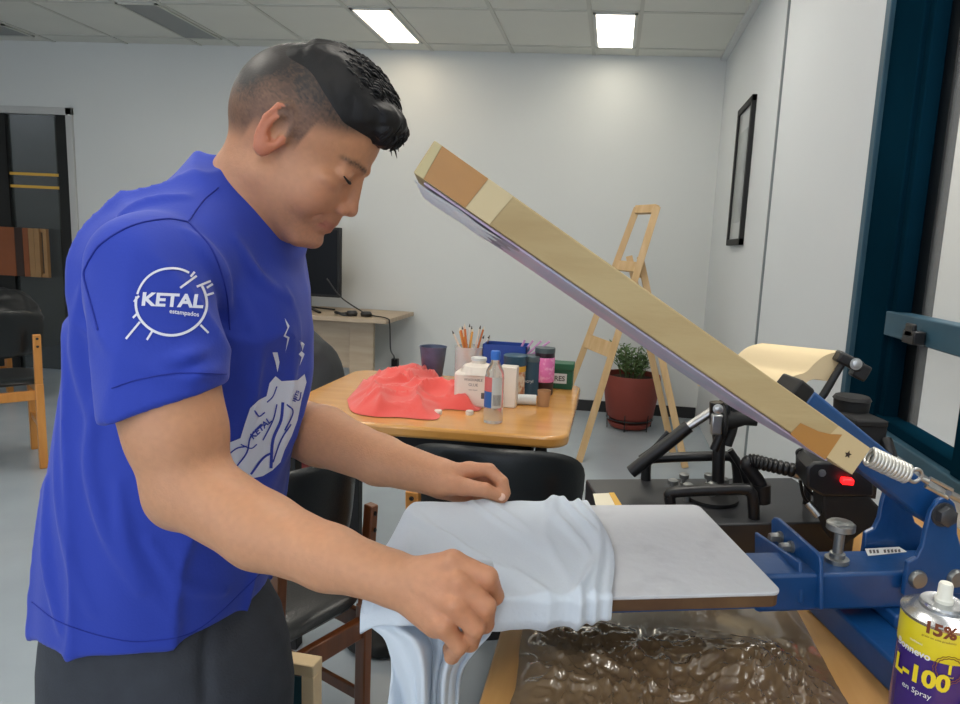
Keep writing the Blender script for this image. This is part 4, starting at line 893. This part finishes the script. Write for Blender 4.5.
M_shirt = mat('blue_cotton', (36, 62, 176), .8, var=.05, vscale=4, bump=.08, bscale=300, sheen=.12)
V_, Q_ = surf(f_shirt, (-.92, .55, .52), (-.22, 1.14, 1.42), .0042)
me = mesh_of(V_, Q_, 1)
shirt = link_mesh('tshirt', me, M_shirt, man, smooth=180)
bvh = BVHTree.FromPolygons([Vector(v) for v in V_], [tuple(int(i) for i in q) for q in Q_])
# collar band follows the neck opening
cn0 = PY(230, 232, YT); cax = nrm(PY(282, 166, YT)-cn0); cc0 = cn0+cax*(((pcn-cn0)@nN)/(cax@nN)); e1 = nn_; e2 = np.cross(nN, nn_); rr = []
for t in np.linspace(0, 2*PI, 61):
    dr = e1*math.cos(t)+e2*math.sin(t); lo_k, hi_k = .02, .14
    for _ in range(30):
        mk = (lo_k+hi_k)/2; inside = rc((cc0+dr*mk)[None], cn0, PY(282, 166, YT), .080, .076)[0] < 0
        lo_k, hi_k = (mk, hi_k) if inside else (lo_k, mk)
    rr.append(cc0+dr*(lo_k-.0035)+nN*.0005)
MB().tube(rr, .0058, 10).build('collar', M_shirt, shirt, smooth=180)
M_seam = mat('blue_seam', (32, 52, 158), .8)
def onshirt(px, py, off=.0004, y1=1.5):
    r = ray(px, py); r = Vector(r/np.linalg.norm(r)); h_, n_, i_, d_ = bvh.ray_cast(Vector(O3), r)
    return None if h_ is None else np.array(h_)+np.array(n_)*off
def seam(name, pts, r=.0011, m=M_seam, par=None):
    Q = spline([np.array((*p, 0.)) for p in pts], 10); Q = [onshirt(p[0], p[1]) for p in Q]; Q = [q for q in Q if q is not None]
    if len(Q) > 3: MB().tube(Q, r, 6).build(name, m, par or shirt, smooth=180)
seam('seam', [(88, 262), (101, 244), (131, 226), (165, 219), (188, 222)]); seam('seam', [(188, 222), (203, 201), (218, 188)])
seam('seam', [(88, 262), (84, 275), (90, 300), (98, 330)]); seam('seam', [(188, 222), (212, 250), (226, 290), (230, 330)])
seam('sleeve_hem_stitch', [(112, 388), (140, 379), (180, 373), (226, 374)], .0008); seam('hem_stitch', [(32, 602), (60, 622), (110, 638), (150, 641), (200, 628), (262, 572)], .0008)
# printed artwork, laid on the cloth
M_print = mat('shirt_print', (226, 230, 244), .7); M_printg = mat('shirt_print_blue', (48, 66, 172), .8)
def art(name, shapes, o, xa, ya, m, off=.0009):
    """shapes in image millimetres around pixel o; laid along the line of sight onto the shirt"""
    b = MB()
    for Vv, Ff in shapes:
        W = [onshirt(o[0]+xa[0]*x+ya[0]*y, o[1]+xa[1]*x+ya[1]*y, off) for x, y in Vv]
        idx = {i: k for k, i in enumerate([i for i, w in enumerate(W) if w is not None])}
        b.add([w for w in W if w is not None], [tuple(idx[i] for i in f) for f in Ff if all(i in idx for i in f)])
    me = bpy.data.meshes.new(name); me.from_pydata(b.v, [], b.f); return link_mesh(name, me, m, shirt, smooth=0)
cpts = [(171+35*math.cos(t)*(1+.02*math.sin(3*t)), 302+33.5*math.sin(t)) for t in np.linspace(math.radians(-52), math.radians(300), 90)]
c1p = [p for p in cpts if not (p[0] > 196 and 283 < p[1] < 300)]
SH = [stroke2d(cpts[6:62], 2.6), stroke2d(cpts[62:], 2.2)]
for (xa_, ya_), (xb_, yb_) in (((126, 339), (140, 322)), ((147, 340), (153, 330)), ((133, 318), (137, 314)), ((180, 288), (196, 276)), ((196, 287), (210, 281)), ((204, 296), (213, 293)), ((190, 277), (194, 272)), ((134, 302), (139, 296)), ((200, 325), (208, 333)), ((206, 288), (212, 284))):
    SH.append(stroke2d([(xa_+(xb_-xa_)*t, ya_+(yb_-ya_)*t) for t in np.linspace(0, 1, 6)], 2.2))
art('sleeve_emblem', SH, (0, 0), (1, 0), (0, 1), M_print)
tk = text_mesh('KETAL', 21, .75); art('sleeve_lettering', [tk], (172, 301), (1.0, .04), (.10, -.86), M_print)
tk2 = text_mesh('estampados', 6.2, .12); art('sleeve_lettering', [tk2], (184, 313), (1.0, .12), (.05, -1), M_print)
def pl(pts, st=4): return poly2d(pts, st)
llama = [(232, 474), (226, 462), (222, 452), (230, 442), (240, 438), (244, 425), (250, 408), (258, 400), (266, 396), (269, 383), (275, 376), (281, 381), (280, 392), (284, 400), (290, 392), (297, 380), (304, 374), (306, 382), (301, 400), (297, 420), (291, 436), (284, 450), (280, 462), (272, 470), (262, 476), (248, 479)]
SH = [pl(llama)]
for pts in ([(284, 318), (287, 328), (283, 336), (287, 338), (285, 352), (289, 337), (285, 335), (289, 326)], [(299, 340), (302, 350), (298, 354), (301, 357), (299, 366), (304, 354), (301, 351), (304, 344)], [(272, 352), (275, 362), (277, 372), (279, 362), (277, 352)]): SH.append(pl(pts))
for x, y in ((226, 446), (233, 486), (222, 462), (262, 488)):
    SH.append(pl([(x+4*math.cos(t)*(1 if k % 2 == 0 else .4), y+4*math.sin(t)*(1 if k % 2 == 0 else .4)) for k, t in enumerate(np.linspace(-PI/2, 1.5*PI, 11)[:-1])]))
art('chest_print', SH, (0, 0), (1, 0), (0, 1), M_print)
SH = [stroke2d(spline([np.array((*p, 0.)) for p in L_], 6) and [tuple(q[:2]) for q in spline([np.array((*p, 0.)) for p in L_], 6)], w) for L_, w in (([(236, 466), (246, 452), (250, 436), (262, 424)], 1.6), ([(250, 474), (262, 458), (272, 452)], 2.2), ([(262, 440), (272, 420), (276, 404)], 1.4), ([(286, 404), (292, 412), (284, 430)], 1.4), ([(266, 402), (272, 396), (276, 386)], 1.2), ([(282, 402), (280, 420), (272, 440), (270, 468)], 3.0), ([(226, 456), (236, 448), (246, 446)], 1.4), ([(254, 410), (258, 416), (264, 412)], 1.4), ([(292, 398), (298, 400), (300, 392)], 1.2), ([(272, 462), (280, 440), (290, 424)], 1.5), ([(240, 444), (250, 448), (256, 444)], 1.2))]
art('chest_print_lines', SH, (0, 0), (1, 0), (0, 1), M_printg, .0016)
art('chest_lettering', [text_mesh('KETAL', 9, .25)], (260, 428), (.72, -.70), (-.5, -.8), M_printg, .0017)
art('chest_lettering', [text_mesh('HITS', 6, .2)], (295, 396), (.35, -.9), (-.7, -.3), M_printg, .0017)

# trousers
tr_rows = [(560, 54, 250), (590, 44, 264), (620, 32, 284), (650, 26, 296), (690, 25, 302), (730, 30, 300), (790, 50, 285)]
qz, qc, qe = [], [], []
for y, xb, xf in tr_rows:
    A_, B_ = PY(xb, y, YT-.07), PY(xf, y, YT+.06); qz.append((A_[2]+B_[2])/2); qc.append((A_[0]+B_[0])/2); qe.append((B_[0]-A_[0])/2)
qz = np.array(qz)[::-1]; qc = np.array(qc)[::-1]; qe = np.array(qe)[::-1]; qb = np.full(len(qz), .142); qa = np.sqrt(qe**2-(qb*math.sin(ps))**2)/math.cos(ps)
hz = qz[0]+.02; hx_ = qc[0]
K1 = np.array((hx_-.03, YT-.095, hz)); K2 = np.array((hx_+.03, YT+.085, hz))
def f_tr(P):
    d = slices(P, qz, qc, qa, qb)
    for K in (K1, K2):
        kn = np.array((K[0]+.03, K[1], .40)); an = np.array((K[0]-.03, K[1], .06))
        d = smin(d, chain(P, [(K, .098), (kn, .072), (an, .055)], .03), .03)
    x = 1-np.abs(vnoise(P*[16, 16, 7])); d = d-.003*x**3
    g = chain(P, [(np.array(hit0), .004) for hit0 in CR], .002) if CR else None
    return d if g is None else smax(d, -g, .012)
CR = []
CR = [q for q in (hit(f_tr, 208, 625), hit(f_tr, 204, 660), hit(f_tr, 206, 700)) if q is not None]
link_mesh('trousers', mesh_of(*surf(f_tr, (-.98, .60, 0.0), (-.38, 1.12, .78), .006), 1), mat('charcoal_denim', (52, 56, 64), .8, var=.12, vscale=30, bump=.2, bscale=300), man, smooth=180)
def f_sh2(P):
    d = None
    for K in (K1, K2):
        an = np.array((K[0]-.03, K[1], 0)); q = smin(rc(P, an+(-.03, 0, .05), an+fF*.15+(0, 0, .038), .045, .036), rc(P, an+(0, 0, .05), an+(0, 0, .09), .045, .05), .03); d = q if d is None else np.minimum(d, q)
    return np.maximum(d, .001-P[:, 2])
link_mesh('shoes', mesh_of(*surf(f_sh2, (-.98, .60, -.01), (-.38, 1.12, .16), .007), 1), M_blackm, man, smooth=180)

# body: one continuous skin
HC = PY(300, 130, .84); th = math.radians(35); yh = math.radians(-9); ch, sh_ = math.cos(yh), math.sin(yh)
hf = np.array((math.cos(th)*ch, -math.cos(th)*sh_, -math.sin(th))); hu = np.array((math.sin(th)*ch, -math.sin(th)*sh_, math.cos(th))); hl = np.cross(hu, hf)
HM = np.stack([hf, hl, hu])       # world -> head axes
HS = .93; HC = HC+.065*(.118*hf-.04*hu)-np.array((.004, 0, 0))
def toh(P): return (P-HC)@HM.T*1000/HS
def frh(a, l, b): return HC+(a*hf+l*hl+b*hu)/1000*HS
def f_skull(Q, g=0):
    d = el(Q, (-3, 0, 28), (98+g, 77+g, 88+g)); d = smin(d, el(Q, (-28, 0, 12), (71+g, 71+g, 80+g)), 12); return d
def f_head(Q):
    d = f_skull(Q)
    d = smin(d, el(Q, (38, 0, -42), (62, 62, 78)), 14)
    A2 = Q*[1, 1, 1]; A2[:, 1] = np.abs(Q[:, 1])   # mirrored side
    d = smin(d, rc(A2, (6, 44, -66), (76, 16, -108), 17, 15), 16)
    d = smin(d, el(A2, (70, 0, -103), (27, 28, 21)), 10)
    d = smin(d, el(A2, (62, 36, -48), (30, 27, 32)), 12)
    d = smin(d, el(A2, (70, 42, -22), (18, 20, 12)), 8)
    d = smin(d, rc(A2, (92, 10, 14), (79, 40, 12), 7.5, 5), 8)
    d = smax(d, -el(A2, (106, 31, -4), (17, 20, 10)), 8)
    d = smin(d, el(A2, (79, 31, -4), (14.5, 15.5, 12.5)), 3)
    d = smax(d, -chain(A2, [((94, 20, 4.5), 1.1), ((96, 31, 6.5), 1.3), ((86, 45, 3), 1.)], 1), 2.2)
    d = smin(d, rc(Q, (93, 0, 2), (106, 0, -34), 7, 9.5), 6)
    d = smin(d, el(Q, (107, 0, -40), (12, 12, 10)), 5)
    d = smin(d, el(A2, (100, 13.5, -45), (11, 7.5, 8.5)), 3.5)
    d = smin(d, rc(Q, (98, 0, -47), (100, 0, -60), 7, 6), 5)
    d = smax(d, -el(A2, (105, 7, -53), (5.5, 3.4, 4)), 2)
    d = smin(d, el(Q, (84, 0, -73), (21, 27, 22)), 8)
    d = smin(d, chain(A2, [((102, 0, -67), 4.8), ((98, 12, -69), 4.3), ((88, 23, -75), 2.6)], 2), 3)
    d = smin(d, chain(A2, [((100, 0, -80), 5.6), ((96, 11, -80), 4.8), ((87, 21, -77), 2.4)], 2), 3)
    d = smax(d, -chain(A2, [((109, 0, -73.5), 1.5), ((103, 12, -75), 1.5), ((91, 25, -77), 1.5)], 1), 1.6)
    d = smin(d, el(Q, (90, 0, -103), (15, 20, 14)), 6)
    d = smax(d, -rc(A2, (88, 30, -50), (84, 36, -72), 1.5, 2.5), 6)
    # ear
    E = (A2-np.array((-4, 74, -9)))*np.array((1.0, 1.0, .86)); c_, s_ = math.cos(.16), math.sin(.16); ex = E[:, 0]*c_-E[:, 2]*s_*-1*-1; ez = E[:, 2]*c_+E[:, 0]*s_; ey = E[:, 1]+.22*ex+2
    EE = np.stack([ex, ey, ez], 1)
    e = el(EE, (0, 2, 0), (18, 6.0, 31)); e = smin(e, el(EE, (3, 1, -24), (9, 5.5, 10)), 5)
    e = smax(e, -el(EE, (3, 9, 2), (10.5, 10.5, 19)), 1.5)
    e = smin(e, chain(EE, [((0, 4, 28), 2.6), ((-6, 5, 28), 3.2), ((-15, 5, 20), 3.2), ((-17, 5, 2), 3.2), ((-12, 4, -14), 3)], 2), 2)
    e = smin(e, chain(EE, [((-6, 5, 14), 2.2), ((-9, 5, 0), 2.4), ((-5, 5, -11), 2.4), ((2, 5, -13), 2.2)], 2), 2)
    e = smin(e, el(EE, (12, 3, -3), (5, 3.5, 6)), 3)
    return smin(d, e, 6)
def Hd(px, py, Y): return PY(px, py, Y)
def f_hand1(P):
    W = W1; dn = nrm((-.1, -.75, .6)); M_ = [Hd(452, 562, .590), Hd(459, 583, .578), Hd(456, 605, .570), Hd(445, 626, .568)]
    d = None
    for m_, r1, r2 in zip(M_, (.016, .0165, .016, .0145), (.0108, .0112, .0105, .0092)):
        q = rc(P, W, m_, r1, r2); d = q if d is None else smin(d, q, .009)
    d = smin(d, rc(P, Hd(398, 590, .598), Hd(436, 624, .578), .015, .013), .01)
    F_ = [[(M_[0], .0112), (Hd(488, 577, .589), .0096), (Hd(495, 596, .603), .0088), (Hd(482, 607, .610), .0076)],
          [(M_[1], .0112), (Hd(486, 606, .577), .0096), (Hd(485, 624, .592), .0088), (Hd(470, 629, .600), .0076)],
          [(M_[2], .0106), (Hd(475, 628, .571), .0092), (Hd(470, 643, .585), .0084), (Hd(456, 642, .594), .0074)],
          [(M_[3], .0095), (Hd(459, 646, .570), .0082), (Hd(452, 656, .581), .0074), (Hd(449, 648, .604), .0066)]]
    fd = None
    for f_ in F_:
        q = chain(P, f_, .0022); fd = q if fd is None else smin(fd, q, .0012)
    d = smin(d, fd, .005)
    for m_ in M_: d = smin(d, rc(P, W+(m_-W)*.25+dn*.0135, m_+dn*.0068, .0018, .0024), .006)
    for m_ in M_: d = smin(d, el(P, m_+dn*.005, (.0075, .0075, .0075)), .005)
    d = smin(d, rc(P, W+(M_[1]-W)*.3+dn*.0155, W+(M_[3]-W)*.85+dn*.0105, .0008, .0008), .0035)
    t_ = chain(P, [(Hd(405, 580, .612), .013), (Hd(436, 584, .618), .0115), (Hd(462, 592, .622), .0098), (Hd(482, 601, .622), .008)], .004)
    return smin(d, t_, .006)
TT = Hd(502, 497.5, .862)
def f_hand2(P):
    M_ = [Hd(469, 470, .885), Hd(474, 477, .90), Hd(473, 486, .91), Hd(468, 494, .915)]; d = None
    for m_, r1, r2 in zip(M_, (.0165, .017, .0165, .015), (.0115, .0115, .011, .0095)):
        q = rc(P, W2, m_, r1, r2); d = q if d is None else smin(d, q, .009)
    d = smin(d, rc(P, Hd(444, 488, .872), Hd(466, 498, .895), .014, .011), .008)
    F_ = [[(M_[0], .0112), (Hd(489, 470, .88), .0094), (Hd(502, 482, .872), .0086), (Hd(505.5, 493, .868), .0074)],
          [(M_[1], .011), (Hd(494, 479, .897), .0094), (Hd(504, 491, .888), .0086), (Hd(503, 498, .884), .0074)],
          [(M_[2], .0105), (Hd(490, 489, .908), .009), (Hd(497, 498, .90), .0082), (Hd(494, 503, .895), .007)],
          [(M_[3], .0095), (Hd(482, 497, .916), .0082), (Hd(488, 502, .91), .0074), (Hd(486, 505, .906), .0066)]]
    fd = None
    for f_ in F_:
        q = chain(P, f_, .0022); fd = q if fd is None else smin(fd, q, .0012)
    d = smin(d, fd, .005)
    t_ = chain(P, [(Hd(444, 484, .868), .0155), (Hd(465, 487, .858), .0118), (Hd(485, 490, .855), .0096), (TT, .0082)], .003)
    return smin(d, t_, .005)
def f_arm1(P):
    d = chain(P, [(S1, .050), (SE1, .0485), (PY(177, 432, .645), .0475), (E1, .042), (PY(262, 531, .625), .0375), (PY(330, 558, .612), .0305), (W1, .0255)], .012)
    d = smin(d, el(P, PY(180, 500, .648), (.026, .028, .028)), .02); return smin(d, f_hand1(P), .012)
def f_arm2(P):
    d = chain(P, [(S2, .052), (S2+(E2-S2)*.6, .05), (E2, .0455), (PY(322, 436, .955), .0445), (PY(380, 460, .915), .035), (W2, .0265)], .012)
    return smin(d, f_hand2(P), .012)
def within(P, d, lo, hi, fn, k, scale=1.):
    lo = np.array(lo); hi = np.array(hi); m = ((P > lo) & (P < hi)).all(1)
    if m.any(): d[m] = smin(d[m], fn(P[m]), k)
    q = np.linalg.norm(np.maximum(np.maximum(lo-P[~m], P[~m]-hi), 0), axis=1)+.03; d[~m] = np.minimum(d[~m], q); return d
def f_body(P):
    d = f_torso(P, .012); d = smin(d, rc(P, NB, NT, .066, .060), .02)
    d = within(P, d, HC-.17, HC+.17, lambda q: f_head(toh(q))/1000*HS, .02)
    d = within(P, d, (-.60, .50, .79), (-.05, .80, 1.28), f_arm1, .01)
    d = within(P, d, (-.50, .80, .83), (-.10, 1.12, 1.26), f_arm2, .01)
    return np.maximum(d, .74-P[:, 2])
FAST = False
V_, Q_ = surf(f_body, (-.90, .50, .59), (-.06, 1.14, 1.56), .0023)
me = mesh_of(V_, Q_, 1)
# colour that belongs to the skin: stubble-short hair on the sides, lips, brows
n = len(me.vertices); co = np.zeros(n*3); me.vertices.foreach_get('co', co); co = co.reshape(-1, 3); Q = toh(co); aq = np.abs(Q[:, 1])
skin = np.array(lin((200, 146, 110))); colr = np.tile(skin, (n, 1))
def mixc(w, c): 
    global colr
    w = np.clip(w, 0, 1)[:, None]; colr = colr*(1-w)+np.array(c)*w
hd = (np.linalg.norm(Q-[0, 0, -10], axis=1) < 175)
sm_ = lambda x, a, b: np.clip((x-a)/(b-a), 0, 1)**2*(3-2*np.clip((x-a)/(b-a), 0, 1))
nz = vnoise(co*900); nz2 = vnoise(co*260)
mixc(hd*.30*sm_(-(np.linalg.norm(Q, axis=1)), -175, -120), lin((172, 116, 86)))
mixc(hd*.35*sm_(Q[:, 0], 40, 90)*sm_(-Q[:, 2], -20, 60), lin((186, 118, 92)))
mixc(hd*.30*sm_(-Q[:, 2], 60, 90)*sm_(Q[:, 0], 20, 70)*(.7+.5*nz), lin((120, 92, 78)))      # shaved beard
hl_ = -6+.50*np.clip(Q[:, 0]+10, -200, 200)+0*aq; hl_ = np.where(Q[:, 0] < -32, -38+.55*np.clip(-70-Q[:, 0], -60, 0)*-.0, np.where(Q[:, 0] < 26, 8+0*Q[:, 0], 8+(Q[:, 0]-26)*1.0))
hl_ = np.interp(Q[:, 0], [-110, -70, -40, -34, 6, 10, 24, 30, 60, 80, 100], [-62, -58, -50, -30, -10, -26, -22, 12, 28, 46, 56])
fade = hd*sm_(Q[:, 2]-hl_, -4, 26)*(aq < 120)
ear = (f_skull(Q) > 5) & (aq > 66) & (Q[:, 2] < 30) & (Q[:, 2] > -46) & (Q[:, 0] > -40) & (Q[:, 0] < 22); fade = fade*(~ear)
mixc(fade*(.70+.28*sm_(Q[:, 2], 15, 62)+.35*sm_(-Q[:, 0], 30, 80)*sm_(Q[:, 2], -20, 20)+.10*nz+.06*nz2), lin((38, 33, 32)))
br = hd*(Q[:, 0] > 60)*np.exp(-(((Q[:, 2]-(16+.0*aq-.006*(aq-26)**2))/4.2)**2))*sm_(aq, 8, 14)*(1-sm_(aq, 44, 54)); mixc(br*(.75+.3*nz), lin((34, 26, 24)))
lp = hd*(Q[:, 0] > 84)*(aq < 24)*np.exp(-(((Q[:, 2]+74.5)/7.0)**4)); mixc(lp*.6, lin((168, 92, 84)))
mixc(hd*ear*.5, lin((200, 104, 78)))
for hp, rr_ in ((Hd(470, 600, .58), .05), (Hd(480, 488, .88), .05)): mixc(.28*np.exp(-((np.linalg.norm(co-hp, axis=1)/rr_)**2)), lin((190, 112, 84)))
colr = colr*(1+.05*nz2[:, None])
at_ = me.color_attributes.new('skin', 'FLOAT_COLOR', 'POINT'); at_.data.foreach_set('color', np.concatenate([np.clip(colr, 0, 1), np.ones((n, 1))], 1).ravel())
M_skin = mat('skin', (206, 152, 116), .48, sss=.12, bump=.12, bscale=420); nt = M_skin.node_tree; va = nt.nodes.new('ShaderNodeVertexColor'); va.layer_name = 'skin'
nt.links.new(va.outputs[0], nt.nodes['Principled BSDF'].inputs['Base Color'])
body = link_mesh('body', me, M_skin, man, smooth=180)
# hair
def thick(Q):
    aq = np.abs(Q[:, 1])
    top = sm_(Q[:, 2], 40, 92)*(1-sm_(aq, 50, 74))                       # longer on top
    front = sm_(Q[:, 0], -20, 80)*sm_(Q[:, 2], 50-0*aq, 74)*(1-sm_(aq, 46, 66))
    side = sm_(Q[:, 2]-np.interp(Q[:, 0], [-110, -60, -23, 12, 53, 75, 100], [135, 104, 76, 52, 36, 44, 56]), -2, 22)
    return -3.5+4.5*side+(9+5*sm_(Q[:, 0], -50, -10)*sm_(-Q[:, 0], -60, 0))*top*sm_(Q[:, 0], -85, -30)+8*front
def f_hair(P):
    Q = toh(P); n1 = vnoise(np.stack([Q[:, 0]*.03, Q[:, 1]*.16, Q[:, 2]*.05], 1)); n2 = vnoise(Q*[.09, .35, .12]); t = thick(Q)
    d = f_skull(Q)-t-(n1*2.2+n2*1.4)*np.clip(t/6, 0, 1)
    cl_ = smin(el(Q, (80, -6, 90), (28, 44, 19)), el(Q, (93, -10, 74), (14, 34, 21)), 12)-n2*2-n1*2
    d = smin(d, cl_, 10); return d/1000*HS
hm = mesh_of(*surf(f_hair, HC-.15, HC+.16, .0026), 1)
M_hair = mat('black_hair', (15, 14, 16), .5, bump=.4, bscale=60, stretch=(1, 1, 1), spec=.35)
hair = link_mesh('hair', hm, M_hair, man, smooth=180)
st_ = MB(); rnd = random.Random(5)
for k in range(760):
    a0 = rnd.uniform(-70, 92); l0 = rnd.uniform(-56, 56)
    if (a0/105)**2+(l0/80)**2 > .95: continue
    z0 = 28+88*math.sqrt(max(0.02, 1-((a0+1)/100)**2-(l0/77)**2))+4
    if z0 < 62: continue
    fr_ = max(0, (a0+20)/110); L_ = (10+20*fr_)*rnd.uniform(.7, 1.15)
    dirv = nrm((.85, -.12*l0/50+rnd.uniform(-.25, .25), .55-.5*fr_+rnd.uniform(-.15, .25))); p = np.array((a0, l0, z0-7+float(thick(np.array([[a0, l0, z0-4.]]))[0])))
    if a0 < -45: continue
    p1_ = p+dirv*L_*.5+np.array((0, 0, 2.5)); d3 = dirv+np.array((.1, 0, -.45-.5*fr_)); p2_ = p1_+nrm(d3)*L_*.5
    st_.tube([frh(*x) for x in spline([p, p1_, p2_], 3)], [r_*.001 for r_ in (1.9, 2.0, 1.9, 1.7, 1.3, .9, .25)], 5)
for k in range(110):     # fringe tips over the forehead
    l0 = rnd.uniform(-40, 30); p = np.array((92+rnd.uniform(-8, 10)-.004*l0*l0, l0, 92+rnd.uniform(-12, 8))); e = np.array((103+rnd.uniform(-6, 6)-.008*l0*l0, l0+rnd.uniform(-8, 4), 62+rnd.uniform(-6, 14)))
    st_.tube([frh(*x) for x in spline([p, (p+e)/2+(8, 0, 4), e], 3)], [r_*.001 for r_ in (2.2, 2.2, 2.1, 1.8, 1.4, .9, .25)], 5)
st_.build('hair_strands', M_hair, hair, smooth=180)
M_dark = mat('lash', (20, 14, 12), .6)
for s_ in (-1, 1):
    eb = MB().lathe([(0, -11.6)]+[(11.6*math.cos(t), 11.6*math.sin(t)) for t in np.linspace(-1.5, 1.5, 12)]+[(0, 11.6)], (0, 0, 0), seg=20); eb.v = [tuple(frh(80+v[0], s_*31+v[1], -4.5+v[2])) for v in eb.v]; eb.build('eye', mat('eye_white', (210, 200, 190), .2), man, smooth=180)
    lash = spline([frh(89, s_*18, -7.5), frh(94.2, s_*27, -9.0), frh(93.6, s_*35, -8.6), frh(87, s_*45, -5.5)], 6)
    MB().tube(lash, [  .0009+.0009*math.sin(PI*i/(len(lash)-1)) for i in range(len(lash))], 6).build('eyelashes', M_dark, man, smooth=180)
nb = MB().lathe([(0, -.0005), (.0052, -.0002), (.0048, .0008), (0, .0014)], TT+np.array((.0005, -.0075, .0035)), nrm((.1, -.85, .5)), 16); nb.build('thumbnail', mat('nail', (232, 190, 168), .3, coat=.3), man, smooth=180)
